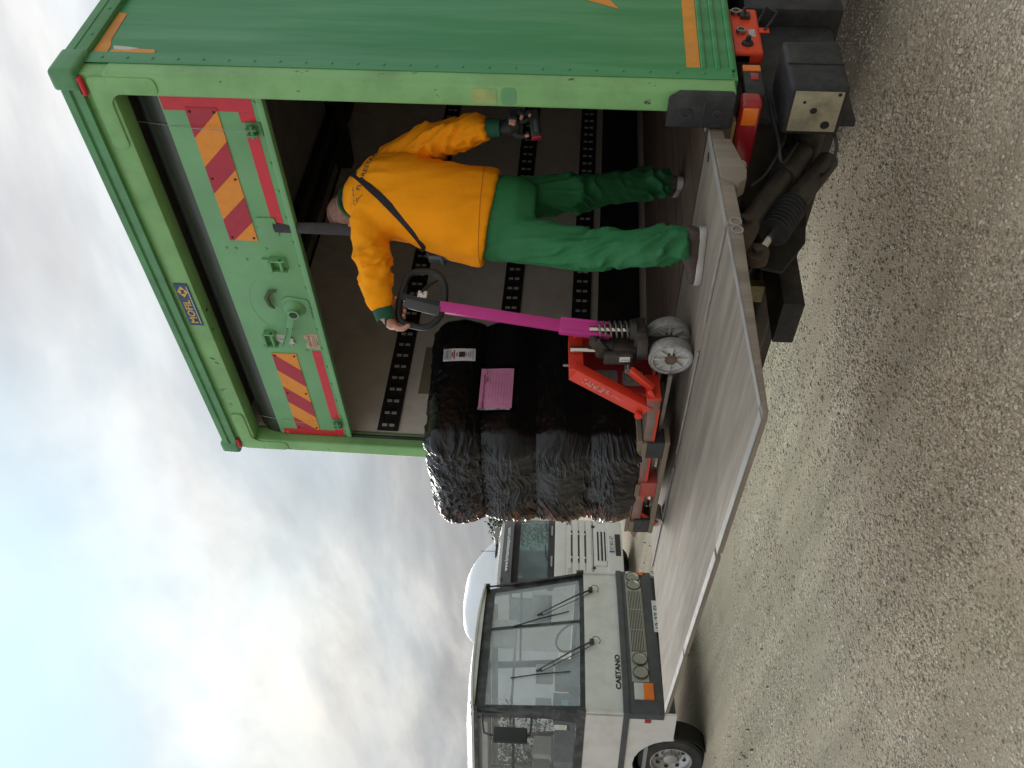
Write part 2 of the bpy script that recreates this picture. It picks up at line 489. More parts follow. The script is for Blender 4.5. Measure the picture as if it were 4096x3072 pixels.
# the sheet: fine near the camera, coarse to the horizon
def ground_sheet():
    ax = sorted(set([-900, -400, -200, -120, -70, -45, -30, -22, -17] + [i * 0.25 for i in range(-56, 17)] + [5, 7, 10, 15, 25, 50, 100, 250, 600]))
    ay = sorted(set([-600, -250, -100, -50, -25, -15, -10, -7] + [i * 0.25 for i in range(-22, 25)] + [7, 9, 12, 18, 30, 50, 90, 180, 400, 900]))
    P = np.array([(x, y, 0.0) for y in ay for x in ax])
    near = np.clip(1 - np.hypot(P[:, 0] + 3, P[:, 1]) / 16, 0, 1)
    P[:, 2] = 0.026 * ((P[:, 0] + 8.3) * GA.x + (P[:, 1] - 0.17) * GA.y)
    far = np.clip((np.hypot(P[:, 0] + 3, P[:, 1]) - 40) / 200, 0, 1)
    P[:, 2] = P[:, 2] * (1 - far)
    P[:, 2] += (fbm(np.c_[P[:, :2] * 0.9, P[:, 2] * 0 + 3], 3) - 0.5) * 0.022 * near
    w = len(ax)
    fs = [(j * w + i, j * w + i + 1, (j + 1) * w + i + 1, (j + 1) * w + i) for j in range(len(ay) - 1) for i in range(w - 1)]
    me = bpy.data.meshes.new('ground'); me.from_pydata(P.tolist(), [], fs)
    me.polygons.foreach_set('use_smooth', [True] * len(me.polygons))
    me.materials.append(ground_material())
    return link('ground', me, kind='structure')
ground = ground_sheet()

# loose stones lying on it, as far out as they can be told apart
def gravel():
    rs = np.random.RandomState(5)
    ico_v, ico_f = [], []
    t = (1 + 5 ** 0.5) / 2
    ico_v = np.array([(-1, t, 0), (1, t, 0), (-1, -t, 0), (1, -t, 0), (0, -1, t), (0, 1, t), (0, -1, -t), (0, 1, -t), (t, 0, -1), (t, 0, 1), (-t, 0, -1), (-t, 0, 1)]) / 1.9
    ico_f = np.array([(0, 11, 5), (0, 5, 1), (0, 1, 7), (0, 7, 10), (0, 10, 11), (1, 5, 9), (5, 11, 4), (11, 10, 2), (10, 7, 6), (7, 1, 8), (3, 9, 4), (3, 4, 2), (3, 2, 6), (3, 6, 8), (3, 8, 9), (4, 9, 5), (2, 4, 11), (6, 2, 10), (8, 6, 7), (9, 8, 1)])
    n = 98000
    D = 2.6 + 6.2 * rs.rand(n) ** 1.25
    lat = (rs.rand(n) * 2 - 1) * 0.62 * D
    x = CAM.x + CF.x * D + CR.x * lat; y = CAM.y + CF.y * D + CR.y * lat
    size = (0.0036 + 0.0058 * rs.rand(n) ** 2.6) * (0.85 + 0.05 * D)
    size[rs.rand(n) < 0.006] *= 2.0
    dens = fbm(np.c_[x * 1.3, y * 1.3, 0 * x + 1], 3)
    keep = rs.rand(n) < np.clip((dens - 0.30) * 4.0, 0.25, 1)
    x, y, size, D = x[keep], y[keep], size[keep], D[keep]; n = len(x)
    z = 0.026 * ((x + 8.3) * GA.x + (y - 0.17) * GA.y) + (fbm(np.c_[np.c_[x, y] * 0.9, 0 * x + 3], 3) - 0.5) * 0.022 * np.clip(1 - np.hypot(x + 3, y) / 16, 0, 1)
    sc = np.c_[0.8 + 0.6 * rs.rand(n), 0.8 + 0.6 * rs.rand(n), 0.5 + 0.35 * rs.rand(n)] * size[:, None]
    V = ico_v[None] * (0.78 + 0.44 * rs.rand(n, 12, 1)) * sc[:, None, :]
    a = rs.rand(n) * 6.283; ca, sa = np.cos(a)[:, None], np.sin(a)[:, None]
    X = V[:, :, 0] * ca - V[:, :, 1] * sa; Y = V[:, :, 0] * sa + V[:, :, 1] * ca
    V = np.stack([X + x[:, None], Y + y[:, None], V[:, :, 2] + (z + size * 0.22)[:, None]], 2).reshape(-1, 3)
    F = (ico_f[None] + (np.arange(n) * 12)[:, None, None]).reshape(-1, 3)
    me = bpy.data.meshes.new('gravel')
    me.vertices.add(len(V)); me.vertices.foreach_set('co', V.ravel())
    me.loops.add(F.size); me.loops.foreach_set('vertex_index', F.ravel())
    me.polygons.add(len(F)); me.polygons.foreach_set('loop_start', np.arange(len(F)) * 3); me.polygons.foreach_set('loop_total', np.full(len(F), 3))
    me.update(); me.validate()
    m = bpy.data.materials.new('gravel_stone'); m.use_nodes = True
    N, L = m.node_tree.nodes, m.node_tree.links
    b = N['Principled BSDF']; b.inputs['Roughness'].default_value = 0.85; b.inputs['Specular IOR Level'].default_value = 0.25
    g = N.new('ShaderNodeNewGeometry'); r = N.new('ShaderNodeValToRGB'); e = r.color_ramp.elements
    e[0].color = (0.24, 0.195, 0.14, 1); e[1].color = (0.76, 0.70, 0.62, 1)
    for p_, c in ((0.15, (0.41, 0.34, 0.255)), (0.5, (0.56, 0.47, 0.355)), (0.85, (0.66, 0.57, 0.45))):
        q = e.new(p_); q.color = (*c, 1)
    L.new(g.outputs['Random Per Island'], r.inputs[0])
    t_ = N.new('ShaderNodeTexCoord'); nn = N.new('ShaderNodeTexNoise'); nn.inputs['Scale'].default_value = 1.9; nn.inputs['Detail'].default_value = 7
    L.new(t_.outputs['Object'], nn.inputs['Vector'])
    mo = N.new('ShaderNodeValToRGB'); mo.color_ramp.elements[0].position = 0.56; mo.color_ramp.elements[1].position = 0.74
    L.new(nn.outputs['Fac'], mo.inputs[0])
    k = N.new('ShaderNodeMath'); k.operation = 'MULTIPLY'; k.inputs[1].default_value = 0.28; L.new(mo.outputs[0], k.inputs[0])
    mm = N.new('ShaderNodeMixRGB'); mm.inputs[2].default_value = (0.30, 0.27, 0.15, 1)
    L.new(k.outputs[0], mm.inputs[0]); L.new(r.outputs[0], mm.inputs[1]); L.new(mm.outputs[0], b.inputs['Base Color'])
    me.materials.append(m)
    o = link('gravel_stones', me, kind='stuff', label='loose pale grey and beige gravel stones lying on the yard', cat='gravel')
gravel()

# weeds rooted along the wheel line of the parked bus
def weeds():
    rs = random.Random(3); mb = MB()
    for i in range(90):
        cx, cy, spread, hh = rs.choice([(-6.2, -0.35, 0.22, 0.06), (-6.9, -0.25, 0.35, 0.05), (-7.6, -0.28, 0.3, 0.06), (-5.2, -0.1, 0.35, 0.035), (-11.5, 4.3, 0.9, 0.08), (-10.5, 3.6, 0.7, 0.06), (-4.6, -0.7, 0.4, 0.03)])
        x, y = rs.gauss(cx, spread), rs.gauss(cy, spread * 0.5); z = gz(x, y) - 0.01
        h = hh * 0.6 * (0.5 + rs.random()); a = rs.random() * 6.283; w = 0.006 + 0.006 * rs.random(); l = h * rs.random()
        d = Vector((math.cos(a), math.sin(a), 0)); s_ = Vector((-d.y, d.x, 0)) * w; p = Vector((x, y, z))
        mb.add([p - s_, p + s_, p + d * l * 0.5 + s_ * 0.7 + Vector((0, 0, h * 0.7)), p + d * l * 0.5 - s_ * 0.7 + Vector((0, 0, h * 0.7)), p + d * l + Vector((0, 0, h))], [(0, 1, 2, 3), (3, 2, 4)])
    me = mb.mesh('weeds', [mat('weed_leaf', (0.09, 0.12, 0.04), 0.8, var=0.3)])
    link('weeds', me, kind='stuff', label='low green weeds sprouting from the gravel beside the parked minibus', cat='weeds')
weeds()
# =================================================================== green box truck with its tail lift
TR = thing('box_truck', (-1.25, 3.0, gz(-1.25, 3.0)), 'green box truck with open roller door and tail lift platform lowered level', 'truck')
G_SIDE = mat('green_side_paint', (0.026, 0.235, 0.066), 0.33, var=0.10, vs=1.5, dirt=(0.15, 0.38, 0.20), dirt_amt=0.6, dirt_scale=2.6, stretch=(1, 3.0, 0.3), rvar=0.08)
G_REAR = mat('green_frame_paint', (0.235, 0.48, 0.175), 0.42, var=0.08, vs=3, dirt=(0.11, 0.23, 0.085), dirt_amt=0.55, dirt_scale=5, chips=(0.11, 0.08, 0.05), chip_t=0.635, chip_s=12)
G_DOOR = mat('green_door_paint', (0.165, 0.395, 0.17), 0.48, var=0.10, vs=4, dirt=(0.19, 0.37, 0.20), dirt_amt=0.5, dirt_scale=7, chips=(0.30, 0.33, 0.26), chip_t=0.745, chip_s=20)
G_RAIL = mat('green_rail_paint', (0.10, 0.30, 0.12), 0.45, var=0.12, vs=5, dirt=(0.06, 0.10, 0.06), dirt_amt=0.5, dirt_scale=8, chips=(0.16, 0.15, 0.13), chip_t=0.72, chip_s=26)
BLACK = mat('black_rubber', (0.016, 0.016, 0.017), 0.65, var=0.3, vs=20, bump=0.25, bs=90, dirt=(0.085, 0.08, 0.07), dirt_amt=0.5, dirt_scale=9)
DARK = mat('dark_steel', (0.030, 0.028, 0.026), 0.62, 0.2, var=0.25, vs=12, dirt=(0.11, 0.09, 0.07), dirt_amt=0.55, dirt_scale=7, bump=0.1)
STEEL = mat('worn_steel', (0.33, 0.31, 0.29), 0.38, 0.85, var=0.15, vs=20)
CHROME = mat('chrome_rod', (0.75, 0.75, 0.76), 0.12, 1.0, var=0.04)
REDTAPE = mat('red_reflective_tape', (0.62, 0.018, 0.035), 0.38, var=0.07, vs=30)
HZ_RED = mat('hazard_red', (0.43, 0.012, 0.035), 0.42, var=0.08, vs=30, bump=0.05, bs=300)
HZ_ORG = mat('hazard_orange', (0.80, 0.27, 0.012), 0.42, var=0.06, vs=30, bump=0.05, bs=300)
YTAPE = mat('yellow_tape', (0.72, 0.27, 0.018), 0.45, var=0.10, vs=14, dirt=(0.45, 0.20, 0.05), dirt_amt=0.5, dirt_scale=9)
PAPER = mat('torn_backing', (0.62, 0.60, 0.56), 0.8, var=0.1)
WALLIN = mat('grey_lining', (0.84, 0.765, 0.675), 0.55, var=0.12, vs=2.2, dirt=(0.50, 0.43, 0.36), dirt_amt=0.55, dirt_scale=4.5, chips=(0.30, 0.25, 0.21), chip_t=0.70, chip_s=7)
TRACK = mat('track_steel', (0.035, 0.033, 0.032), 0.5, 0.4, var=0.3, vs=25, dirt=(0.09, 0.07, 0.055), dirt_amt=0.5)
GALV = mat('track_lip', (0.72, 0.69, 0.65), 0.4, 0.4, var=0.15)
PLANK = mat('load_floor', (0.14, 0.092, 0.068), 0.42, var=0.35, vs=6, stretch=(14, 0.8, 1), dirt=(0.30, 0.235, 0.19), dirt_amt=0.5, dirt_scale=2.0)
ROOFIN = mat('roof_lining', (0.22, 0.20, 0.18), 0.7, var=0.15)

TOP, BOT, HDR, LEN, W = 3.70, 1.08, 3.49, 6.4, 2.5
FLO = 1.17

# ---- shell
MB().box((-0.034, 0.08, BOT), (0.0, LEN, 3.62)).build('side_panel', G_SIDE, TR)
MB().box((-W, 0.10, BOT), (-W + 0.03, LEN, 3.62)).build('side_panel', G_SIDE, TR)
MB().box((-W + 0.031, LEN - 0.04, BOT + 0.01), (-0.035, LEN, 3.62)).build('front_bulkhead', G_SIDE, TR)
MB().box((-W + 0.02, 0.11, 3.625), (-0.02, LEN, 3.665)).build('roof', G_RAIL, TR)
# lower skirt ribs on the side
for z in (1.205, 1.152, 1.097):
    MB().box((0.0005, 0.14, z - 0.010), (0.010, LEN, z + 0.010)).build('skirt_rib', G_SIDE, TR, smooth=50, bevel=0.006, seg=3)
# posts, header
mb = MB(); mb.box((-0.092, 0.0, BOT + 0.01), (0.004, 0.105, HDR + 0.02))
mb.build('rear_post', G_REAR, TR, smooth=40, bevel=0.014, seg=3)
MB().box((-W - 0.004, 0.0, BOT + 0.01), (-W + 0.088, 0.105, HDR + 0.02)).build('rear_post', G_REAR, TR, smooth=40, bevel=0.014, seg=3)
MB().box((-W + 0.0, 0.003, HDR), (0.0, 0.10, 3.618)).build('header', G_REAR, TR, smooth=40, bevel=0.008)
mb = MB()
mb.prism([(-0.012, 3.60), (0.09, 3.60), (0.09, 3.70), (0.012, 3.70), (-0.012, 3.682), (-0.012, 3.652), (-0.002, 3.646), (-0.002, 3.638), (-0.012, 3.632)], Mx((0, 1, 0), (0, 0, 1), (1, 0, 0), (0, -0.008, 0)), -W + 0.03, -0.02)
mb.build('top_rail', G_RAIL, TR, smooth=30)
for x0, x1 in ((-0.05, 0.022), (-W - 0.022, -W + 0.05)):
    mb = MB(); mb.box((x0, 0.10, 3.605), (x1, LEN, 3.695)); mb.box((x0 - 0.003 if x0 < -1 else x1 - 0.006, 0.10, 3.655), (x0 + 0.004 if x0 < -1 else x1 + 0.004, LEN, 3.663))
    mb.build('roof_rail', G_RAIL, TR, smooth=40, bevel=0.012, seg=2)
    MB().box((x0 - 0.016 if x0 > -1 else x0 - 0.006, -0.026, 3.598), (x1 + 0.006 if x0 > -1 else x1 + 0.016, 0.14, 3.708)).build('corner_cap', G_RAIL, TR, smooth=50, bevel=0.022, seg=4)
# bolted gusset plates in the upper corners
def rounded(poly, r, n=5):
    out_ = []
    k = len(poly)
    for i in range(k):
        p, a, b = Vector(poly[i]), Vector(poly[i - 1]), Vector(poly[(i + 1) % k])
        da, db = (a - p), (b - p); rr = min(r, da.length * 0.48, db.length * 0.48)
        p0, p1 = p + da.normalized() * rr, p + db.normalized() * rr
        for j in range(n + 1):
            t = j / n
            q = p0 * (1 - t) ** 2 + p * 2 * t * (1 - t) + p1 * t * t
            out_.append((q.x, q.y))
    return out_
for sx, ox in ((1, 0.0), (-1, -W)):
    poly = [(-0.008, 3.575), (-0.34, 3.575), (-0.34, 3.505), (-0.115, 3.505), (-0.082, 3.47), (-0.082, 3.30), (-0.008, 3.30)]
    poly = rounded([(ox + sx * x, z) for x, z in poly], 0.03)
    MB().prism(poly, REAR(0, 0.0035, 0), 0.0, 0.009).build('gusset_plate', G_REAR, TR, smooth=40, bevel=0.003)
MB().box((-0.088, -0.020, 3.583), (-0.004, 0.0, 3.615)).build('marker_lamp', REDTAPE, TR, smooth=40, bevel=0.01, seg=3)
MB().box((-W + 0.02, -0.020, 3.583), (-W + 0.10, 0.0, 3.615)).build('marker_lamp', REDTAPE, TR, smooth=40, bevel=0.01, seg=3)
# touched-up patches on the near post
MB().box((-0.075, -0.0012, 1.98), (-0.012, 0.001, 2.075)).build('paint_patch', mat('patch_yellowgreen', (0.36, 0.42, 0.14), 0.5, var=0.2, vs=14, dirt=(0.22, 0.42, 0.17), dirt_amt=0.8, dirt_scale=12), TR)
MB().prism(rounded([(-0.080, 1.905), (-0.006, 1.905), (-0.006, 1.962), (-0.080, 1.962)], 0.02), REAR(0, 0, 0), -0.001, 0.0014).build('paint_patch', mat('patch_green', (0.14, 0.37, 0.16), 0.5, var=0.1), TR)
# riveted edge strip on the side
MB().box((0.0045, 0.075, BOT + 0.02), (0.0075, 0.150, 3.60)).build('edge_strip', G_SIDE, TR, bevel=0.001)
mb = MB()
for i in range(25):
    z = 3.54 - i * 0.1015
    mb.sphere((0.008, 0.112, z), (0.0035, 0.0075, 0.0075), 8, 6)
for i in range(30):
    mb.sphere((0.0225, 0.25 + i * 0.2, 3.63), (0.0035, 0.007, 0.007), 8, 6)
mb.build('rivets', G_SIDE, TR, smooth=60, kind='stuff')
# tapes on the side
MB().box((0.0005, 0.134, 1.2165), (0.0022, LEN, 1.268)).build('yellow_stripe', YTAPE, TR)
MB().prism([(0.151, 3.597), (0.46, 3.597), (0.445, 3.56), (0.25, 3.555), (0.205, 3.54), (0.151, 3.538)], SIDE(0, 0, 0), 0.0005, 0.0022).build('yellow_corner_tape', YTAPE, TR)
MB().prism([(0.151, 3.536), (0.178, 3.52), (0.172, 3.47), (0.186, 3.43), (0.182, 3.35), (0.151, 3.345)], SIDE(0, 0, 0), 0.0005, 0.0022).build('yellow_corner_tape', YTAPE, TR)
MB().prism([(0.18, 3.52), (0.205, 3.53), (0.2, 3.47), (0.19, 3.42), (0.184, 3.43), (0.174, 3.47)], SIDE(0, 0, 0), 0.0005, 0.0016).build('torn_tape', PAPER, TR)
MB().prism([(0.577, 1.525), (0.66, 1.69), (0.80, 1.80), (1.1, 1.9), (1.1, 1.60), (0.75, 1.62)], SIDE(0, 0, 0), 0.0005, 0.002).build('yellow_arrow', YTAPE, TR)
# painted number badge on the header
BLUE = mat('badge_blue', (0.03, 0.07, 0.17), 0.4, var=0.1)
GOLD = mat('badge_yellow', (0.75, 0.45, 0.06), 0.4, var=0.06)
badge = MB().box((-1.414, -0.0035, 3.512), (-1.124, 0.002, 3.578)).build('maker_badge', BLUE, TR, label='blue maker badge with yellow MOFIL lettering')
lettering('badge_lettering', 'MOFIL', 0.165, 0.038, REAR(-1.312, -0.0045, 3.548), GOLD, badge, bold=0.02)
MB().prism([(-0.038, 0), (0, -0.026), (0.038, 0), (0, 0.026)], REAR(-1.175, -0.0035, 3.547), 0.0005, 0.0012).build('badge_diamond', GOLD, badge)
lettering('badge_letter', 'M', 0.026, 0.024, REAR(-1.175, -0.0052, 3.547), BLUE, badge, bold=0.02)
MB().box((-1.40, -0.0042, 3.517), (-1.14, -0.0036, 3.521)).build('badge_rule', PAPER, badge)

# ---- inside
MB().box((-W + 0.031, 0.12, FLO - 0.02), (-W + 0.07, LEN - 0.05, 3.60)).build('wall_lining', WALLIN, TR)
MB().box((-0.07, 0.12, FLO - 0.02), (-0.035, LEN - 0.05, 3.60)).build('wall_lining', WALLIN, TR)
MB().box((-W + 0.071, LEN - 0.09, FLO - 0.02), (-0.071, LEN - 0.045, 3.60)).build('front_lining', WALLIN, TR)
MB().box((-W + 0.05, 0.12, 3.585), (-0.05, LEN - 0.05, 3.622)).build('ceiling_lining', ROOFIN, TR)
XL = -W + 0.07
for x, s in ((XL, 1), (-0.07, -1)):
    MB().box((x, 0.12, 1.215), (x + s * 0.022, LEN - 0.06, 1.49)).build('kick_board', mat('kick_black', (0.020, 0.018, 0.017), 0.55, var=0.3, dirt=(0.08, 0.06, 0.05), dirt_amt=0.5), TR)
    for z in (2.72, 2.065, 1.60):
        rail = MB()
        rail.box((x, 0.13, z - 0.062), (x + s * 0.004, LEN - 0.1, z + 0.062))
        rail.box((x, 0.13, z - 0.062), (x + s * 0.012, LEN - 0.1, z - 0.036)); rail.box((x, 0.13, z + 0.036), (x + s * 0.012, LEN - 0.1, z + 0.062))
        rl = rail.build('lashing_rail', TRACK, TR)
        mb = MB(); k = 0
        while 0.16 + k * 0.092 < LEN - 0.15:
            y = 0.16 + k * 0.092
            mb.mat(0).box((x + s * 0.003, y, z - 0.035), (x + s * 0.011, y + 0.034, z + 0.035))
            for zz in (z - 0.021, z + 0.021):
                mb.mat(1).box((x + s * 0.010, y - 0.004, zz - 0.015), (x + s * 0.019, y + 0.010, zz + 0.015))
            k += 1
        mb.build('rail_rungs', [TRACK, GALV], rl, kind='stuff')
# patched lining on the far wall
MB().box((XL, 0.42, 2.36), (XL + 0.006, 0.80, 2.58)).build('wall_patch', mat('patch_ply', (0.30, 0.24, 0.17), 0.7, var=0.2, dirt=(0.15, 0.11, 0.08), dirt_amt=0.6), TR, bevel=0.002)
# load floor boards
nb = 15
pw = (W - 0.14) / nb
for i in range(nb):
    x0 = XL + i * pw
    MB().box((x0 + 0.0015, 0.02, FLO - 0.03 + random.uniform(-0.001, 0.0)), (x0 + pw - 0.0015, LEN - 0.1, FLO + random.uniform(-0.001, 0.0015))).build('floor_board', PLANK, TR)
MB().box((-W + 0.09, -0.012, FLO - 0.085), (-0.094, 0.02, FLO + 0.002)).build('floor_sill', mat('sill_steel', (0.10, 0.085, 0.075), 0.5, 0.5, var=0.3, dirt=(0.16, 0.12, 0.09), dirt_amt=0.5), TR, bevel=0.003)
MB().box((-0.215, 0.06, FLO + 0.002), (-0.10, 0.10, FLO + 0.0035)).build('white_mark', mat('floor_mark', (0.6, 0.6, 0.6), 0.6), TR)

# ---- roller door, pushed up: one upright panel, one in the bend, the rest under the roof
P1 = MB(); P1.box((-W + 0.095, 0.058, 2.922), (-0.10, 0.084, 3.345)); P1.box((-W + 0.095, 0.050, 2.918), (-0.10, 0.090, 2.945))
door = P1.build('roller_door', G_DOOR, TR, smooth=40, bevel=0.004)
DK = mat('door_shade', (0.030, 0.034, 0.028), 0.32, var=0.3, vs=3, dirt=(0.12, 0.10, 0.075), dirt_amt=0.5, dirt_scale=2.5, stretch=(0.5, 2, 2))  # green panel in the bend: its shade and brown reflection put into the colour
mb = MB()
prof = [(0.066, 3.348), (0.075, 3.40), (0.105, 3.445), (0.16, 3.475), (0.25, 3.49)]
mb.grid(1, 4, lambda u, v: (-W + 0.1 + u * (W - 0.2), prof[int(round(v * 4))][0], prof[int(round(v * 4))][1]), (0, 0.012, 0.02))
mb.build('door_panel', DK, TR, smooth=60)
for i in range(5):
    y0 = 0.256 + i * 0.45
    MB().box((-W + 0.12, y0, 3.492), (-0.12, y0 + 0.444, 3.515)).build('door_panel', ROOFIN, TR)
for x in (-W + 0.085, -0.105):
    MB().tube([(x, 0.07, 1.25), (x, 0.07, 3.32), (x, 0.09, 3.42), (x, 0.18, 3.49), (x, 0.3, 3.5), (x, 2.7, 3.5)], 0.013, 6).build('door_track', DARK, TR)
for x in (-2.10, -1.9):
    MB().box((x - 0.05, 0.5, 3.43), (x + 0.04, LEN - 0.2, 3.49)).build('roof_bearer', mat('bearer_black', (0.016, 0.015, 0.014), 0.6), TR)
MB().box((-W + 0.10, 2.56, 3.40), (-0.12, 2.66, 3.56)).build('roof_bow', MATS['bearer_black'], TR)
DY = 0.058
def strip(x0, z0, x1, z1, name='red_reflective_tape', m=REDTAPE, t=0.0015):
    return MB().box((x0, DY - t, z0), (x1, DY - 0.0003, z1)).build(name, m, TR)
strip(-0.188, 2.965, -0.124, 3.338); strip(-0.238, 2.966, -0.1885, 3.030); strip(-0.772, 2.972, -0.302, 3.024)
strip(-2.236, 2.965, -1.642, 3.012); strip(-2.404, 2.958, -2.355, 3.32); strip(-2.3545, 2.958, -2.30, 3.01)
# hazard boards with slanting bars
def hazard(x0, x1, z0, z1, lean):
    b_ = MB().box((x0, DY - 0.004, z0), (x1, DY + 0.0005, z1)).build('hazard_board', HZ_ORG, TR, bevel=0.001)
    h = z1 - z0; step = (x1 - x0) / 3.1; ww = step * 0.5
    k = -2
    while True:
        if k > 2: break
        if k < 0: k += 1; continue
        hi = x1 - (k * 0.4125 + 0.205) * (x1 - x0); lo = hi - lean * h * 1.02; ww = 0.2025 * (x1 - x0)
        poly = [(lo, z0), (lo + ww, z0), (hi + ww, z1), (hi, z1)]
        # clip to the board
        def clip(pl, f, ip):
            o_ = []
            for i in range(len(pl)):
                p, q = pl[i], pl[(i + 1) % len(pl)]
                if f(p): o_.append(p)
                if f(p) != f(q): o_.append(ip(p, q))
            return o_
        def cx(c): return lambda p, q: (c, p[1] + (q[1] - p[1]) * (c - p[0]) / (q[0] - p[0]))
        poly = clip(poly, lambda p: p[0] >= x0 + 1e-6, cx(x0)); 
        if poly: poly = clip(poly, lambda p: p[0] <= x1 - 1e-6, cx(x1))
        if len(poly) > 2:
            MB().prism(poly, REAR(0, DY - 0.004, 0), 0.0003, 0.0012).build('hazard_bar', HZ_RED, b_)
        k += 1
    mb = MB()
    for x in (x0 + 0.018, (x0 + x1) / 2, x1 - 0.018):
        for z in (z0 + 0.015, z1 - 0.015):
            mb.sphere((x, DY - 0.006, z), (0.006, 0.004, 0.006), 8, 6)
    mb.build('screws', DARK, b_, smooth=60, kind='stuff')
hazard(-0.878, -0.172, 3.115, 3.246, -1)
hazard(-2.348, -1.672, 3.101, 3.235, 1)
# rivets over the panel
mb = MB()
for i in range(16):
    mb.sphere((-2.36 + i * 0.148, DY - 0.001, 2.955), (0.007, 0.005, 0.007), 8, 6)
for x, z in ((-0.93, 3.28), (-0.93, 3.235), (-0.925, 3.09), (-0.80, 3.10), (-1.62, 3.26), (-1.64, 3.04), (-2.39, 3.30), (-1.0, 3.20), (-1.6, 3.1)):
    mb.sphere((x, DY - 0.001, z), (0.007, 0.005, 0.007), 8, 6)
mb.build('rivets', G_DOOR, TR, smooth=60, kind='stuff')
# lock: base plate, boss, lever, catch plate
lk = MB(); lk.prism(rounded([(-1.40, 2.955), (-1.255, 2.955), (-1.235, 3.06), (-1.27, 3.10), (-1.40, 3.06)], 0.02), REAR(0, DY, 0), 0.0, 0.006)
lock = lk.build('door_lock', G_DOOR, TR, smooth=40, bevel=0.002)
MB().lathe([(0.058, 0), (0.052, 0.012), (0.040, 0.020), (0.032, 0.036), (0.0, 0.036)], (-1.316, DY - 0.006, 3.035), (0, -1, 0), 24).build('lock_boss', G_DOOR, lock, smooth=40)
mb = MB(); mb.lathe([(0.031, 0), (0.031, 0.014), (0.020, 0.014), (0.020, 0.0)], (-1.316, DY - 0.042, 3.030), (0, -1, 0), 20, closed=True)
mb.bar((-1.335, DY - 0.05, 3.045), (-1.415, DY - 0.052, 3.07), 0.010, 0.034, (0.3, 0, 1)); mb.bar((-1.41, DY - 0.05, 3.068), (-1.565, DY - 0.045, 3.128), 0.008, 0.030, (0.3, 0, 1))
mb.bar((-1.41, DY - 0.056, 3.082), (-1.56, DY - 0.051, 3.142), 0.014, 0.006, (0.3, 0, 1)); mb.bar((-1.41, DY - 0.056, 3.054), (-1.56, DY - 0.051, 3.112), 0.014, 0.006, (0.3, 0, 1))
mb.build('lock_lever', G_DOOR, lock, smooth=40, bevel=0.002)
MB().lathe([(0.018, 0), (0.018, 0.012), (0.0, 0.012)], (-1.316, DY - 0.046, 3.030), (0, -1, 0), 16).build('lock_pin', DARK, lock, smooth=40)
MB().tube([(-1.195, DY - 0.008, 3.10), (-1.20, DY - 0.018, 3.135), (-1.235, DY - 0.022, 3.155), (-1.285, DY - 0.02, 3.15), (-1.315, DY - 0.012, 3.135)], [0.005, 0.011, 0.014, 0.012, 0.005], 8).build('lock_hook', mat('rust_green', (0.10, 0.16, 0.085), 0.7, var=0.4, dirt=(0.14, 0.07, 0.04), dirt_amt=0.8, dirt_scale=16), lock, smooth=60)
# catches either side of the lock
def catch(x, z, w, h, name='door_catch'):
    mb = MB(); mb.box((x - w / 2, DY - 0.005, z - h / 2), (x + w / 2, DY, z + h / 2))
    mb.box((x - w / 2, DY - 0.035, z - h / 2), (x - w / 2 + 0.007, DY - 0.004, z + h / 2)); mb.box((x + w / 2 - 0.007, DY - 0.035, z - h / 2), (x + w / 2, DY - 0.004, z + h / 2))
    mb.box((x - w / 2, DY - 0.035, z + h / 2 - 0.007), (x + w / 2, DY - 0.004, z + h / 2)); mb.cyl((x - w / 2, DY - 0.024, z - h * 0.2), (x + w / 2, DY - 0.024, z - h * 0.2), 0.008, n=10)
    return mb.build(name, G_DOOR, TR, smooth=40, bevel=0.0015)
catch(-1.012, 3.045, 0.075, 0.075); catch(-1.545, 3.205, 0.10, 0.06)
MB().box((-1.055, DY - 0.014, 3.085), (-0.985, DY, 3.125)).build('door_catch', G_DOOR, TR, bevel=0.004)
mb = MB(); mb.grid(6, 6, lambda u, v: (-1.575 + u * 0.05 - 0.03 * v + 0.012 * math.sin(u * 7), DY - 0.004 - 0.004 * math.sin(v * 5 + u * 3), 3.175 - 0.09 * v + 0.01 * math.sin(u * 9)), (0, 0.002, 0)); mb.build('torn_sticker', PAPER, TR, smooth=60)
# scribed arc where the lever swings
mb = MB(); mb.tube([(-1.30 + 0.245 * math.cos(a), DY - 0.0002, 3.02 + 0.235 * math.sin(a)) for a in [R(42 + i * 6) for i in range(18)]], 0.0016, 4); mb.build('scribed_arc', mat('pale_scratch', (0.42, 0.45, 0.34), 0.7, var=0.3), TR)
# pull strap hanging from a riveted plate
MB().prism(rounded([(-0.845, 3.005), (-0.735, 3.005), (-0.735, 3.095), (-0.845, 3.095)], 0.015), REAR(0, DY, 0), 0, 0.007).build('strap_plate', G_DOOR, TR, smooth=40, bevel=0.002)
mb = MB()
def strapf(u, v):
    tw = 0.35 * math.sin(v * 3.0) + 0.5 * v
    c = Vector((-0.79 - 0.035 * v, DY - 0.012 + 0.03 * math.sin(v * 2.2), 3.02 - 0.58 * v)); h = 0.026
    d = Vector((math.cos(tw), math.sin(tw), 0))
    return c + d * (u - 0.5) * 2 * h + Vector((0, 0.004 * math.cos(u * 6), 0))
mb.grid(4, 22, strapf, (0.0, 0.003, 0)); mb.build('pull_strap', mat('strap_grey', (0.045, 0.043, 0.047), 0.75, var=0.2, vs=30, bump=0.2, bs=300), TR, smooth=60)
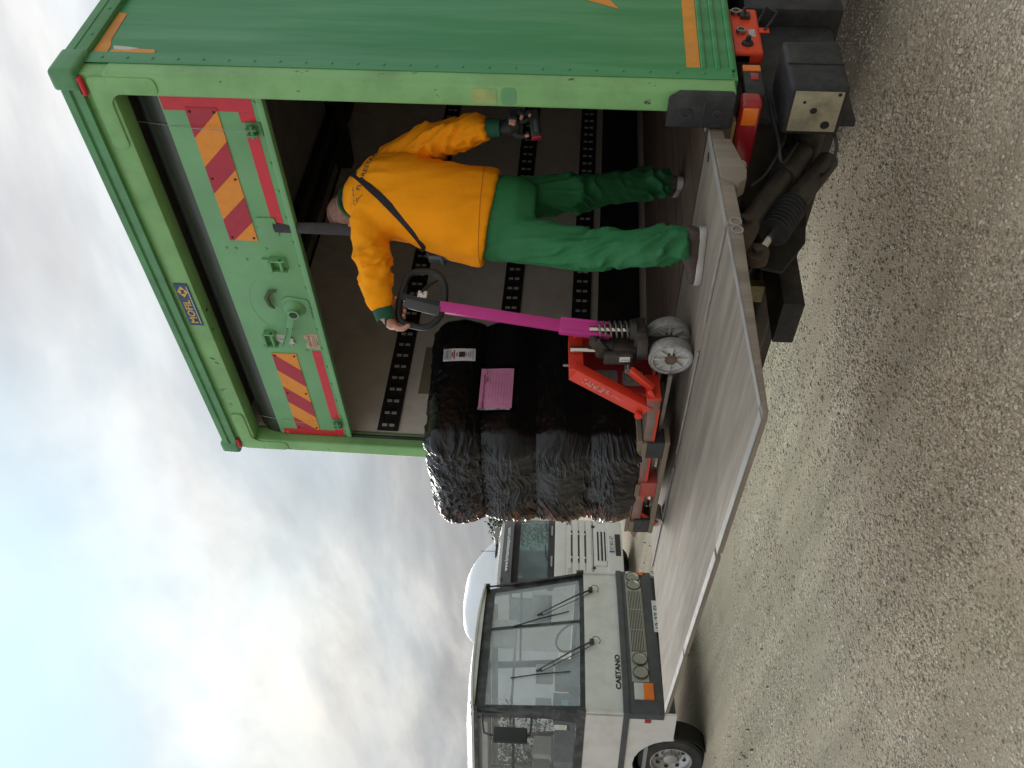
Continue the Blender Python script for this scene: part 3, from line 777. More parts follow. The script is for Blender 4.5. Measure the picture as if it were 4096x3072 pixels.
# maker's transfer
mb = MB(); mb.prism([(-0.062, -0.036), (-0.028, -0.036), (-0.02, -0.024), (0.014, -0.036), (0.06, -0.036), (0.06, 0.006), (0.05, 0.006), (0.05, 0.036), (0.018, 0.036), (0.012, 0.022), (-0.012, 0.022), (-0.018, 0.036), (-0.055, 0.036), (-0.055, 0.0), (-0.062, -0.006)], REAR(-1.566, DY, 2.998), 0.0003, 0.0012)
wt = mb.build('maker_transfer', mat('transfer_tan', (0.52, 0.33, 0.22), 0.6, var=0.12, vs=30, dirt=(0.62, 0.50, 0.40), dirt_amt=0.6, dirt_scale=30), TR)
BRN = mat('transfer_print', (0.10, 0.035, 0.025), 0.6)
lettering('transfer_lettering', 'WHITING', 0.085, 0.013, REAR(-1.566, DY - 0.0016, 3.008), BRN, wt, bold=0.01)
for i, w in enumerate((0.07, 0.085, 0.06)):
    MB().box((-1.566 - w / 2, DY - 0.0015, 2.988 - i * 0.009), (-1.566 + w / 2, DY - 0.0013, 2.9905 - i * 0.009)).build('transfer_line', BRN, wt)
# lift cables and their bottom brackets
for x, zb_, zt_ in ((-0.265, 2.995, 3.505), (-2.272, 2.985, 3.49)):
    MB().tube([(x, DY - 0.028, zb_), (x + 0.002, 0.045, (zb_ + zt_) / 2), (x, 0.085, zt_)], 0.0016, 5).build('lift_cable', STEEL, TR)
    mb = MB(); mb.box((x - 0.032, DY - 0.006, zb_ - 0.045), (x + 0.032, DY, zb_ + 0.022)); mb.box((x - 0.02, DY - 0.034, zb_ - 0.03), (x - 0.012, DY, zb_ + 0.015)); mb.box((x + 0.008, DY - 0.034, zb_ - 0.03), (x + 0.016, DY, zb_ + 0.015)); mb.cyl((x - 0.03, DY - 0.024, zb_ - 0.01), (x + 0.03, DY - 0.024, zb_ - 0.01), 0.008, n=10)
    mb.build('cable_bracket', G_RAIL, TR, smooth=40, bevel=0.0015)

# ---- rear corner: dock buffer, lamps, control box
mb = MB(); mb.prism([(-0.045, 1.345), (0.0, 1.30), (0.0, 1.10), (-0.045, 1.095)], Mx((0, 1, 0), (0, 0, 1), (1, 0, 0), (0, 0, 0)), -0.128, 0.010)
mb.build('dock_buffer', BLACK, TR, smooth=40, bevel=0.010, seg=3)
mb = MB()
for z in (1.268, 1.155): mb.lathe([(0.020, 0.0), (0.020, 0.003), (0.012, 0.003), (0.012, -0.004), (0, -0.004)], (-0.063, -0.0455, z), (0, -1, 0), 18)
mb.box((-0.12, -0.0475, 1.205), (-0.01, -0.044, 1.211))
mb.build('buffer_bolts', DARK, TR, smooth=40)
MB().prism([(-0.045, 1.345), (0.0, 1.30), (0.0, 1.10), (-0.045, 1.095)], Mx((0, 1, 0), (0, 0, 1), (1, 0, 0), (0, 0, 0)), -W - 0.01, -W + 0.128).build('dock_buffer', BLACK, TR, smooth=40, bevel=0.010, seg=3)
LRED = mat('lamp_red', (0.32, 0.010, 0.018), 0.22, var=0.1, coat=0.3, dirt=(0.10, 0.03, 0.03), dirt_amt=0.5)
LAMB = mat('lamp_amber', (0.75, 0.16, 0.012), 0.25, var=0.1, coat=0.3)
LCLR = mat('lamp_clear', (0.55, 0.53, 0.5), 0.2, var=0.1, coat=0.3)
for s, ox in ((1, 0.0), (-1, -W)):
    X = lambda a: ox + s * a
    MB().box((X(-0.375), -0.012, 0.988), (X(-0.03), 0.06, 1.070)).build('tail_lamp', LRED, TR, smooth=50, bevel=0.022, seg=4)
    tl = [o for o in TR.children if o.name.startswith('tail_lamp')][-1]
    MB().box((X(-0.130), -0.0165, 1.0), (X(-0.055), -0.006, 1.058)).build('amber_lens', LAMB, tl, smooth=50, bevel=0.006, seg=3)
    MB().lathe([(0.028, 0), (0.026, 0.006), (0.0, 0.009)], (X(-0.315), -0.0125, 1.028), (0, -1, 0), 20).build('reversing_lens', LCLR, tl, smooth=50)
    MB().box((X(-0.27), -0.008, 1.073), (X(-0.12), 0.03, 1.1)).build('lamp_bracket', mat('bracket_brass', (0.30, 0.21, 0.09), 0.5, 0.4, var=0.2), TR, bevel=0.002)
# side repeater lamp
MB().box((-0.075, 0.045, 0.975), (-0.030, 0.200, 1.050)).build('side_lamp', BLACK, TR, smooth=40, bevel=0.008, seg=3)
sl = [o for o in TR.children if o.name.startswith('side_lamp')][-1]
MB().box((-0.073, 0.197, 0.978), (-0.028, 0.238, 1.048)).build('amber_cap', LAMB, sl, smooth=50, bevel=0.006, seg=3)
MB().box((-0.034, 0.135, 0.992), (-0.027, 0.180, 1.022)).build('red_lens', LRED, sl, smooth=50, bevel=0.002)
# orange control box
CB = mat('control_orange', (0.78, 0.055, 0.012), 0.42, var=0.08, vs=20, bump=0.05, bs=200, dirt=(0.45, 0.05, 0.02), dirt_amt=0.4)
cb = MB().box((-0.10, 0.350, 0.950), (-0.045, 0.690, 1.068)).build('control_box', CB, TR, smooth=40, bevel=0.014, seg=3)
mb = MB(); mb.box((-0.046, 0.50, 0.915), (-0.042, 0.535, 0.955)); mb.build('mounting_lug', CB, cb, bevel=0.001)
for y, z, k in ((0.415, 1.01, 0), (0.50, 1.03, 1), (0.645, 1.04, 1), (0.62, 1.005, 2)):
    mb = MB()
    if k == 0: mb.lathe([(0.024, 0), (0.022, 0.008), (0.012, 0.014), (0.010, 0.034), (0.0, 0.036)], (-0.045, y, z), (1, 0, 0), 16)
    elif k == 1: mb.lathe([(0.020, 0), (0.020, 0.016), (0.013, 0.016), (0.013, 0.006), (0, 0.006)], (-0.045, y, z), (1, 0, 0), 18)
    else: mb.box((-0.045, y - 0.02, z - 0.02), (-0.03, y + 0.02, z + 0.02)); mb.cyl((-0.03, y, z), (-0.005, y, z + 0.008), 0.006, n=8)
    mb.build('switch_knob', [BLACK, STEEL, DARK][k], cb, smooth=40)
MB().box((-0.0455, 0.47, 0.972), (-0.0438, 0.525, 0.998)).build('rating_plate', mat('plate_grey', (0.4, 0.4, 0.36), 0.5, var=0.3, vs=60), cb)
MB().tube([(-0.06, 0.60, 0.952), (-0.02, 0.66, 0.915), (0.0, 0.58, 0.885), (-0.02, 0.52, 0.92), (-0.045, 0.52, 0.935)], 0.006, 6).build('control_cable', BLACK, TR, smooth=60)
# bumper block with a worn pale end face
mb = MB(); mb.box((-0.175, 0.0, 0.685), (0.032, 0.315, 0.900)); bb = mb.build('bumper_block', BLACK, TR, smooth=40, bevel=0.020, seg=3)
MB().box((-0.155, -0.0022, 0.703), (0.015, 0.003, 0.880)).build('end_face', mat('cream_plastic', (0.33, 0.29, 0.19), 0.6, var=0.10, vs=10, dirt=(0.06, 0.05, 0.035), dirt_amt=0.75, dirt_scale=11), bb, smooth=40, bevel=0.002)
mb = MB()
for x, z, r in ((-0.065, 0.80, 0.013), (-0.125, 0.745, 0.017), (-0.03, 0.84, 0.006), (0.005, 0.72, 0.007)): mb.lathe([(r, 0), (r, 0.0012), (0, 0.0012)], (x, -0.0024, z), (0, -1, 0), 14)
mb.build('face_holes', mat('hole_black', (0.012, 0.011, 0.010), 0.8), bb, kind='stuff')
MB().box((0.0312, 0.15, 0.69), (0.0345, 0.156, 0.895)).build('block_seam', MATS['hole_black'], bb)
MB().box((-W + 0.0, 0.0, 0.685), (-W + 0.207, 0.315, 0.900)).build('bumper_block', BLACK, TR, smooth=40, bevel=0.020, seg=3)

# ---- tail lift
def pz(y): return 1.17 + 0.0536 * (y + 0.065)
PL = mat('platform_plate', (0.285, 0.238, 0.188), 0.80, 0.0, var=0.16, vs=3.5, spec=0.25, dirt=(0.185, 0.145, 0.115), dirt_amt=0.75, dirt_scale=2.2, stretch=(0.55, 4, 1), chips=(0.42, 0.40, 0.385), chip_t=0.685, chip_s=9)
# shallow rolled ribs across the plate
N_, L_ = PL.node_tree.nodes, PL.node_tree.links
_t = N_.new('ShaderNodeTexCoord'); _w = N_.new('ShaderNodeTexWave'); _w.bands_direction = 'Y'; _w.inputs['Scale'].default_value = 26; _w.inputs['Distortion'].default_value = 0.3
_b = N_.new('ShaderNodeBump'); _b.inputs['Strength'].default_value = 0.35; _b.inputs['Distance'].default_value = 0.002
L_.new(_t.outputs['Object'], _w.inputs['Vector']); L_.new(_w.outputs['Fac'], _b.inputs['Height']); L_.new(_b.outputs[0], N_['Principled BSDF'].inputs['Normal'])
# long drag marks along the plate
_bs = N_['Principled BSDF']; _old = _bs.inputs['Base Color'].links[0].from_socket
_mp = N_.new('ShaderNodeMapping'); _mp.inputs['Scale'].default_value = (0.6, 13, 0.2); L_.new(_t.outputs['Object'], _mp.inputs[0])
_n2 = N_.new('ShaderNodeTexNoise'); _n2.inputs['Scale'].default_value = 2.0; _n2.inputs['Detail'].default_value = 7; _n2.inputs['Roughness'].default_value = 0.7; L_.new(_mp.outputs[0], _n2.inputs['Vector'])
_r2 = N_.new('ShaderNodeValToRGB'); _r2.color_ramp.elements[0].position = 0.32; _r2.color_ramp.elements[0].color = (0.50, 0.47, 0.45, 1); _r2.color_ramp.elements[1].position = 0.70; _r2.color_ramp.elements[1].color = (1.08, 1.07, 1.06, 1); L_.new(_n2.outputs['Fac'], _r2.inputs[0])
_mx = N_.new('ShaderNodeMixRGB'); _mx.blend_type = 'MULTIPLY'; _mx.inputs[0].default_value = 0.45; L_.new(_old, _mx.inputs[1]); L_.new(_r2.outputs[0], _mx.inputs[2]); L_.new(_mx.outputs[0], _bs.inputs['Base Color'])
EDGE = mat('platform_edge', (0.29, 0.265, 0.24), 0.7, 0.0, var=0.15, vs=9, dirt=(0.28, 0.26, 0.25), dirt_amt=0.5)
def slab(poly, th, name, m, bev=0.004):
    n = len(poly); mb = MB()
    top = [(x, y, pz(y)) for x, y in poly]; bo = [(x, y, pz(y) - th(y)) for x, y in poly]
    mb.add(top + bo, [tuple(range(n)), tuple(range(2 * n - 1, n - 1, -1))] + [(i, (i + 1) % n, n + (i + 1) % n, n + i) for i in range(n)])
    return mb.build(name, m, TR, smooth=35, bevel=bev)
X0, X1 = -2.60, -0.14
inner = slab([(X0, -0.015), (X1, -0.015), (X1, -0.565), (X0, -0.565)], lambda y: 0.052, 'platform_inner_leaf', PL)
outer_poly = [(X0, -0.573), (X1, -0.573), (X1, -1.365), (-0.16, -1.378), (-0.955, -1.378), (-0.96, -1.345), (-0.985, -1.345), (-0.99, -1.378), (-1.85, -1.378), (-1.855, -1.36), (-1.87, -1.36), (-1.875, -1.378), (-2.58, -1.378), (X0, -1.365)]
outer = slab(outer_poly, lambda y: max(0.018, 0.050 - 0.036 * (-y - 0.573) / 0.8), 'platform_outer_leaf', PL)
# worn rim pieces
mb = MB(); mb.box((X1 - 0.030, -0.55, 0), (X1 + 0.002, -0.03, 0.003)); mb.v = [Vector((p.x, p.y, p.z + pz(p.y) - 0.0005)) for p in mb.v]; mb.build('rim_strip', EDGE, inner)
for a, b in ((-0.99, -1.85), (-0.16, -0.955), (-1.875, -2.58)):
    mb = MB(); mb.box((a, -1.381, 0), (b, -1.345, 0.003)); mb.v = [Vector((p.x, p.y, p.z + pz(p.y) - 0.0005)) for p in mb.v]; mb.build('rim_strip', EDGE, outer)
mb = MB(); mb.box((X1 - 0.022, -1.34, 0), (X1 + 0.002, -0.60, 0.003)); mb.v = [Vector((p.x, p.y, p.z + pz(p.y) - 0.0005)) for p in mb.v]; mb.build('rim_strip', EDGE, outer)
# fold line bead and wear patch
mb = MB(); mb.tube([(x, -0.569, pz(-0.569) + 0.0035) for x in (X1 - 0.02, -0.62)], 0.0055, 6); mb.tube([(x, -0.569, pz(-0.569) + 0.0035) for x in (-0.80, -1.5)], 0.0055, 6); mb.tube([(x, -0.569, pz(-0.569) + 0.0035) for x in (-1.62, X0)], 0.0055, 6)
mb.build('hinge_bead', mat('bead_dull', (0.27, 0.24, 0.215), 0.7, var=0.2, vs=12), inner, smooth=60)
for y in (-0.553, -0.596):
    mb = MB(); mb.lathe([(0.021, 0), (0.021, 0.30), (0.016, 0.30), (0.016, 0)], (X1 - 0.296, y, pz(y) - 0.030), (1, 0, 0), 18, closed=True); mb.build('hinge_tube', EDGE, inner, smooth=40)
mb = MB(); mb.lathe([(0.020, 0), (0.018, 0.003), (0.0, 0.003)], (-0.215, -0.10, pz(-0.10) - 0.001), (0, 0, 1), 16); mb.build('stop_button', DARK, inner, smooth=40)
# stiffening bracket under the platform root
mb = MB(); mb.prism([(-0.10, 1.10), (-0.10, 1.165), (-0.32, 1.15), (-0.36, 1.09), (-0.33, 1.06), (-0.28, 1.055)], Mx((0, 1, 0), (0, 0, 1), (1, 0, 0), (0, 0, 0)), -0.20, X1 + 0.012)
mb.build('side_bracket', PL, TR, smooth=35, bevel=0.004)
OILY = mat('oily_steel', (0.050, 0.041, 0.033), 0.5, 0.3, var=0.35, vs=10, dirt=(0.13, 0.10, 0.075), dirt_amt=0.6, dirt_scale=6, bump=0.12, bs=60)
RUSTY = mat('rusty_steel', (0.075, 0.052, 0.038), 0.65, 0.3, var=0.3, vs=14, dirt=(0.055, 0.045, 0.04), dirt_amt=0.6)
for xs in (-0.36, -W + 0.36):
    arm = MB().tube([(xs, -0.365, 1.03), (xs, -0.30, 1.005), (xs, 0.10, 0.79), (xs, 0.20, 0.735)], 0.042, 14).build('lift_arm', OILY, TR, smooth=40)
    MB().tube([(xs, -0.02, 0.855), (xs, 0.0, 0.845), (xs, 0.13, 0.775), (xs, 0.16, 0.76)], [0.052, 0.062, 0.062, 0.050], 16).build('arm_collar', OILY, arm, smooth=40)
    MB().prism(rounded([(-0.31, 1.075), (-0.42, 1.085), (-0.58, 1.09), (-0.47, 1.02), (-0.39, 0.985), (-0.33, 1.0)], 0.02), Mx((0, 1, 0), (0, 0, 1), (1, 0, 0), (0, 0, 0)), xs + 0.043, xs + 0.061).build('arm_bracket', RUSTY, arm, smooth=40, bevel=0.002)
    MB().cyl((xs - 0.06, -0.36, 1.03), (xs + 0.08, -0.36, 1.03), 0.018, n=14).build('arm_pin', RUSTY, arm, smooth=40)
    xr = xs - 0.02
    ram = MB().tube([(xr, -0.17, 0.83), (xr, 0.12, 0.655)], 0.045, 14).build('tilt_ram', OILY, TR, smooth=40)
    pts, rr = [], []
    for i in range(33):
        t = i / 32; pts.append((xr, -0.325 + 0.16 * t, 0.915 - 0.088 * t)); rr.append(0.050 + 0.011 * (1 if i % 4 < 2 else -0.6))
    MB().tube(pts, rr, 16).build('ram_bellows', BLACK, ram, smooth=70)
    MB().tube([(xr, -0.43, 0.975), (xr, -0.28, 0.892)], 0.017, 12).build('ram_rod', CHROME, ram, smooth=40)
    mb = MB(); mb.lathe([(0.045, -0.022), (0.045, 0.022), (0.018, 0.022), (0.018, -0.022)], (xr, -0.455, 0.99), (1, 0, 0), 20, closed=True); mb.cyl((xr - 0.04, -0.455, 0.99), (xr + 0.04, -0.455, 0.99), 0.018, n=12); mb.build('ram_eye', RUSTY, ram, smooth=40)
# cross tube, side plates and under-run bar
MB().tube([(-W + 0.25, 0.20, 0.735), (-0.22, 0.20, 0.735)], 0.062, 18).build('cross_tube', OILY, TR, smooth=40)
MB().box((-W + 0.2, 0.02, 0.985), (-0.4, 0.10, 1.07)).build('rear_crossmember', DARK, TR, bevel=0.004)
MB().box((-1.02, -0.30, 0.700), (-0.78, 0.18, 0.790)).build('lift_housing', DARK, TR, smooth=40, bevel=0.008)
MB().box((-1.10, 0.02, 0.79), (-1.0, 0.06, 0.87)).build('warning_plate', mat('warn_yellow', (0.30, 0.25, 0.10), 0.5, var=0.2, vs=30, dirt=(0.05, 0.05, 0.04), dirt_amt=0.7, dirt_scale=24), TR)
MB().bar((-0.62, -0.30, 0.99), (-0.62, 0.20, 0.80), 0.05, 0.06).build('lift_link', DARK, TR, bevel=0.004)
MB().prism([(-0.34, 0.93), (-0.10, 0.93), (0.10, 0.80), (0.10, 0.70), (-0.18, 0.74), (-0.36, 0.85)], Mx((0, 1, 0), (0, 0, 1), (1, 0, 0), (0, 0, 0)), -0.56, -0.545).build('lift_cheek', DARK, TR, bevel=0.002)
for i, pts in enumerate(([(-0.2, 0.3, 0.93), (-0.22, 0.1, 0.86), (-0.3, -0.05, 0.92), (-0.33, -0.12, 0.99)], [(-0.16, 0.1, 0.70), (-0.22, -0.02, 0.68), (-0.34, -0.02, 0.70), (-0.36, 0.1, 0.74)], [(-0.1, 0.25, 0.95), (-0.2, 0.02, 0.90), (-0.26, -0.06, 0.88), (-0.28, 0.1, 0.8)])):
    q = [Vector(p) for p in pts]; sm = []
    for k in range(len(q) - 1):
        for j in range(6):
            t = j / 6; p0, p1, p2, p3 = q[max(k - 1, 0)], q[k], q[k + 1], q[min(k + 2, len(q) - 1)]
            sm.append(0.5 * ((2 * p1) + (p2 - p0) * t + (2 * p0 - 5 * p1 + 4 * p2 - p3) * t * t + (3 * p1 - p0 - 3 * p2 + p3) * t ** 3))
    MB().tube(sm + [q[-1]], 0.007, 6).build('hydraulic_hose', BLACK, TR, smooth=60)
# chassis, axle and wheels in the dark under the body
for x in (-1.68, -0.82): MB().box((x - 0.04, -0.0, 0.80), (x + 0.04, LEN + 1.4, 1.00)).build('chassis_rail', DARK, TR)
for i in range(9): MB().box((-W + 0.06, 0.35 + i * 0.72, 1.002), (-0.06, 0.43 + i * 0.72, 1.08)).build('cross_bearer', DARK, TR)
MB().box((-W + 0.05, 0.12, 1.082), (-0.05, LEN - 0.05, 1.12)).build('subfloor', DARK, TR)
TYRE = mat('tyre_rubber', (0.022, 0.022, 0.022), 0.8, var=0.3, vs=20, dirt=(0.12, 0.105, 0.085), dirt_amt=0.5, bump=0.2, bs=90)
def wheel_mesh(r, w, rim, name):
    mb = MB(); mb.mat(0).lathe([(rim, -w / 2), (r * 0.93, -w / 2), (r, -w * 0.36), (r, w * 0.36), (r * 0.93, w / 2), (rim, w / 2), (rim * 0.93, w * 0.45), (rim * 0.93, -w * 0.45)], (0, 0, 0), (1, 0, 0), 40, closed=True)
    return mb
for (y, duals) in ((2.75, True), (LEN + 0.9, False)):
    z0 = 0.46
    MB().cyl((-2.2, y, gz(-1.2, y) + z0), (-0.3, y, gz(-1.2, y) + z0), 0.07, n=12).build('axle', DARK, TR, smooth=40)
    for x in ((-2.33, -2.02, -0.48, -0.17) if duals else (-2.3, -0.2)):
        mb = wheel_mesh(0.46, 0.25, 0.27, 'w'); mb.lathe([(0.26, -0.05), (0.22, 0.02), (0.10, 0.06), (0.09, 0.10), (0.0, 0.10)], (0, 0, 0), (1, 0, 0), 24)
        mb.v = [p + Vector((x, y, gz(x, y) + z0 - 0.004)) for p in mb.v]; mb.build('wheel', TYRE, TR, smooth=40)
mb = MB(); mb.grid(1, 14, lambda u, v: (-0.33 + 0.30 * u, 2.75 + 0.56 * math.cos(math.pi * (0.05 + 0.9 * v)), 0.44 + 0.54 * math.sin(math.pi * (0.05 + 0.9 * v))), (0, 0, 0.01)); mb.build('mudguard', BLACK, TR, smooth=60)
MB().box((-0.42, 0.78, 0.56), (-0.09, 1.55, 0.985)).build('tool_locker', BLACK, TR, smooth=40, bevel=0.02)
MB().box((-0.20, 0.10, 0.60), (-0.17, 0.78, 1.075)).build('side_dark_backing', BLACK, TR, bevel=0.004)  # added black sheet, keeps the gap under the body dark
MB().box((-W + 0.2, 0.30, 0.60), (-0.21, 0.33, 1.075)).build('lift_dark_backing', MATS['oily_steel'], TR, bevel=0.004)  # added dark sheet, stands for the shade behind the lift arms
# =================================================================== pallet truck, pallet and wrapped load (they stand on the sloping platform)
TILT = Matrix.Rotation(math.atan(0.0536), 4, 'X')
def on_platform(x, y, z=0.0): return Matrix.Translation((x, y, pz(y))) @ TILT @ Matrix.Translation((0, 0, z))
J = on_platform(-0.93, -0.42)
PT = thing('pallet_truck', J, 'red hand pallet truck with magenta handle bar, forks under the wrapped load', 'pallet truck')
RED = mat('jack_red', (0.70, 0.040, 0.014), 0.45, var=0.10, vs=9, dirt=(0.34, 0.03, 0.02), dirt_amt=0.5, dirt_scale=10, chips=(0.13, 0.085, 0.065), chip_t=0.635, chip_s=22)
DRED = mat('jack_dark_red', (0.22, 0.010, 0.012), 0.5, var=0.2, vs=10)
MAG = mat('handle_magenta', (0.54, 0.028, 0.24), 0.48, var=0.08, vs=9, chips=(0.10, 0.02, 0.06), chip_t=0.665, chip_s=26)
CAST = mat('pump_casting', (0.055, 0.047, 0.042), 0.5, 0.5, var=0.3, vs=16, dirt=(0.15, 0.11, 0.08), dirt_amt=0.6, dirt_scale=12)
NYL = mat('nylon_wheel', (0.60, 0.585, 0.545), 0.55, var=0.08, vs=20, dirt=(0.28, 0.25, 0.22), dirt_amt=0.6, dirt_scale=16, bump=0.2, bs=200)
NYLD = mat('nylon_tread', (0.30, 0.285, 0.265), 0.8, var=0.25, vs=60, bump=0.4, bs=240)
GREY = mat('grey_plastic', (0.062, 0.060, 0.063), 0.45, var=0.12)
GRIP = mat('black_grip', (0.012, 0.011, 0.012), 0.55, var=0.2, vs=20)
FORK = mat('fork_worn', (0.24, 0.17, 0.14), 0.5, 0.45, var=0.25, vs=14, dirt=(0.50, 0.05, 0.03), dirt_amt=0.5, dirt_scale=9)
# steering wheels
WR = 0.092
for s in (-1, 1):
    mb = MB(); c = (0, s * 0.058, WR)
    mb.lathe([(0.074, -0.025), (WR - 0.003, -0.025), (WR, -0.021), (WR, 0.021), (WR - 0.003, 0.025), (0.074, 0.025), (0.072, 0.012), (0.072, -0.012)], c, (0, 1, 0), 40, closed=True)
    wh = mb.xf(J).build('steer_wheel', NYLD, PT, smooth=40)
    mb = MB(); mb.lathe([(0.024, -0.022), (0.074, -0.022), (0.077, -0.0255), (0.079, -0.0255), (0.079, 0.0255), (0.077, 0.0255), (0.074, 0.022), (0.070, 0.006), (0.026, 0.006), (0.026, 0.022), (0.020, 0.022), (0.020, -0.022), (0.026, -0.022), (0.026, -0.006), (0.070, -0.006)][3:0:-1] + [(0.070, -0.008), (0.026, -0.008), (0.026, 0.008), (0.070, 0.008), (0.074, 0.022), (0.079, 0.0258)], c, (0, 1, 0), 40, closed=True)
    for k in range(8):
        a = k * math.pi / 4
        mb.bar((0.022 * math.cos(a), c[1], WR + 0.022 * math.sin(a)), (0.073 * math.cos(a), c[1], WR + 0.073 * math.sin(a)), 0.008, 0.040, (0, 1, 0))
    mb.xf(J).build('wheel_rim', NYL, wh, smooth=40)
    MB().lathe([(0.014, -0.026), (0.026, -0.026), (0.026, 0.026), (0.014, 0.026)], c, (0, 1, 0), 24, closed=True).xf(J).build('bearing', mat('bearing_brown', (0.15, 0.10, 0.07), 0.55, 0.3, var=0.3), wh, smooth=40)
    MB().cyl((0, s * 0.03, WR), (0, s * 0.086, WR), 0.0145, n=16).xf(J).build('axle_end', mat('axle_brown', (0.20, 0.13, 0.085), 0.5, 0.3, var=0.3), wh, smooth=40)
MB().box((-0.028, -0.028, 0.05), (0.028, 0.028, 0.20)).xf(J).build('axle_block', CAST, PT, smooth=40, bevel=0.006)
# turntable base, pump and spring
mb = MB(); mb.cyl((0.02, 0, 0.19), (0.02, 0, 0.235), 0.075, n=28); mb.box((-0.06, -0.045, 0.20), (0.12, 0.045, 0.245)); mb.xf(J).build('turntable', CAST, PT, smooth=40, bevel=0.004)
mb = MB(); mb.cyl((-0.015, 0.0, 0.235), (-0.015, 0.0, 0.40), 0.047, n=24); mb.box((-0.06, -0.06, 0.235), (0.035, 0.06, 0.33)); mb.box((-0.03, -0.085, 0.25), (0.03, -0.055, 0.37))
pump = mb.xf(J).build('pump_body', CAST, PT, smooth=40, bevel=0.008, seg=2)
MB().box((-0.008, -0.0868, 0.262), (0.022, -0.0852, 0.305)).xf(J).build('pump_label', mat('label_white', (0.62, 0.60, 0.56), 0.6, var=0.1), pump)
lettering('label_print', 'TAMLIFT', 0.036, 0.008, J @ Mx((0, 0, 1), (-1, 0, 0), (0, -1, 0), (0.004, -0.0872, 0.283)), mat('print_black', (0.02, 0.02, 0.02), 0.6), pump)
MB().cyl((-0.03, 0.0, 0.39), (-0.03, 0.0, 0.505), 0.016, n=20).xf(J).build('lift_piston', CHROME, PT, smooth=40)
MB().cyl((0.095, 0.0, 0.24), (0.10, 0.0, 0.43), 0.011, n=14).xf(J).build('spring_rod', CHROME, PT, smooth=40)
mb = MB(); mb.tube([(0.097 + 0.033 * math.cos(t * 2 * math.pi), 0.033 * math.sin(t * 2 * math.pi), 0.258 + 0.145 * t / 6.5) for t in [i / 14 for i in range(92)]], 0.0042, 6); mb.xf(J).build('return_spring', mat('spring_steel', (0.16, 0.14, 0.125), 0.45, 0.6, var=0.2), PT, smooth=60)
MB().lathe([(0.044, 0), (0.044, 0.02), (0.03, 0.03), (0.0, 0.03)], J @ Vector((0.097, 0, 0.24)), J.to_3x3() @ Vector((0, 0, 1)), 20).build('spring_seat', CAST, PT, smooth=40)
mb = MB(); mb.cyl((0.06, -0.05, 0.41), (0.06, 0.05, 0.41), 0.020, n=16); mb.bar((0.0, -0.045, 0.36), (0.07, -0.045, 0.41), 0.016, 0.05); mb.bar((0.0, 0.045, 0.36), (0.07, 0.045, 0.41), 0.016, 0.05); mb.xf(J).build('handle_pivot', CAST, PT, smooth=40, bevel=0.003)
# handle: bar, socket, loop, lever
HL = Vector((0.45, 0.89, 0)).normalized(); HN = Vector((0.89, -0.45, 0)).normalized()
b0, b1, b2 = Vector((-0.858, -0.425, 1.555)), Vector((-0.845, -0.420, 1.70)), Vector((-0.790, -0.395, 2.205))
mb = MB(); mb.bar(b1 - (b2 - b1) * 0.02, b2, 0.046, 0.032, HN); hb = mb.build('handle_bar', MAG, PT, smooth=40, bevel=0.004)
mb = MB(); mb.bar(b0 - Vector((0, 0, 0.03)), b1 + (b2 - b1) * 0.01, 0.064, 0.050, HN); mb.bar(b0 - Vector((0, 0, 0.06)) - HL * 0.026, b1 - HL * 0.026, 0.012, 0.056, HN); mb.bar(b0 - Vector((0, 0, 0.06)) + HL * 0.026, b1 + HL * 0.026, 0.012, 0.056, HN)
mb.build('handle_socket', MAG, hb, smooth=40, bevel=0.004)
loop = [(-0.724, -0.26, 2.31), (-0.723, -0.257, 2.264), (-0.727, -0.265, 2.226), (-0.742, -0.295, 2.197), (-0.762, -0.335, 2.187), (-0.78, -0.371, 2.186), (-0.801, -0.412, 2.194), (-0.82, -0.449, 2.216), (-0.832, -0.474, 2.257), (-0.831, -0.471, 2.31), (-0.826, -0.461, 2.352), (-0.812, -0.435, 2.374), (-0.784, -0.379, 2.375), (-0.761, -0.333, 2.367), (-0.735, -0.282, 2.350), (-0.727, -0.266, 2.333)]
q = [Vector(p) for p in loop]; sm = []
for k in range(len(q)):
    p0, p1, p2, p3 = q[k - 1], q[k], q[(k + 1) % len(q)], q[(k + 2) % len(q)]
    for j in range(4):
        t = j / 4
        sm.append(0.5 * ((2 * p1) + (p2 - p0) * t + (2 * p0 - 5 * p1 + 4 * p2 - p3) * t * t + (3 * p1 - p0 - 3 * p2 + p3) * t ** 3))
MB().tube(sm, 0.0135, 10, closed=True, hint=HN).build('handle_loop', GRIP, hb, smooth=70)
mb = MB(); mb.bar((-0.790, -0.392, 2.19), (-0.775, -0.362, 2.37), 0.032, 0.026, HN); mb.build('handle_spine', GRIP, hb, smooth=40, bevel=0.005)
mb = MB(); mb.bar(Vector((-0.797, -0.405, 2.20)) - HL * 0.012 + HN * 0.013, Vector((-0.786, -0.384, 2.352)) - HL * 0.004 + HN * 0.013, 0.042, 0.012, HN); mb.build('spine_cover', GREY, hb, smooth=40, bevel=0.005)
MB().tube([Vector((-0.765, -0.342, 2.285)) + HN * 0.006, Vector((-0.752, -0.315, 2.258)) + HN * 0.010, Vector((-0.741, -0.293, 2.222)) + HN * 0.008], [0.014, 0.012, 0.006], 8, sx=0.6).build('control_lever', mat('lever_black', (0.02, 0.017, 0.016), 0.5), hb, smooth=60)
mb = MB(); mb.bar((-0.772, -0.352, 2.262), (-0.770, -0.349, 2.300), 0.030, 0.0285, HN); mb.build('worn_sticker', mat('sticker_scrap', (0.62, 0.56, 0.53), 0.7, var=0.3, vs=60, chips=(0.03, 0.025, 0.025), chip_t=0.55, chip_s=55), hb)
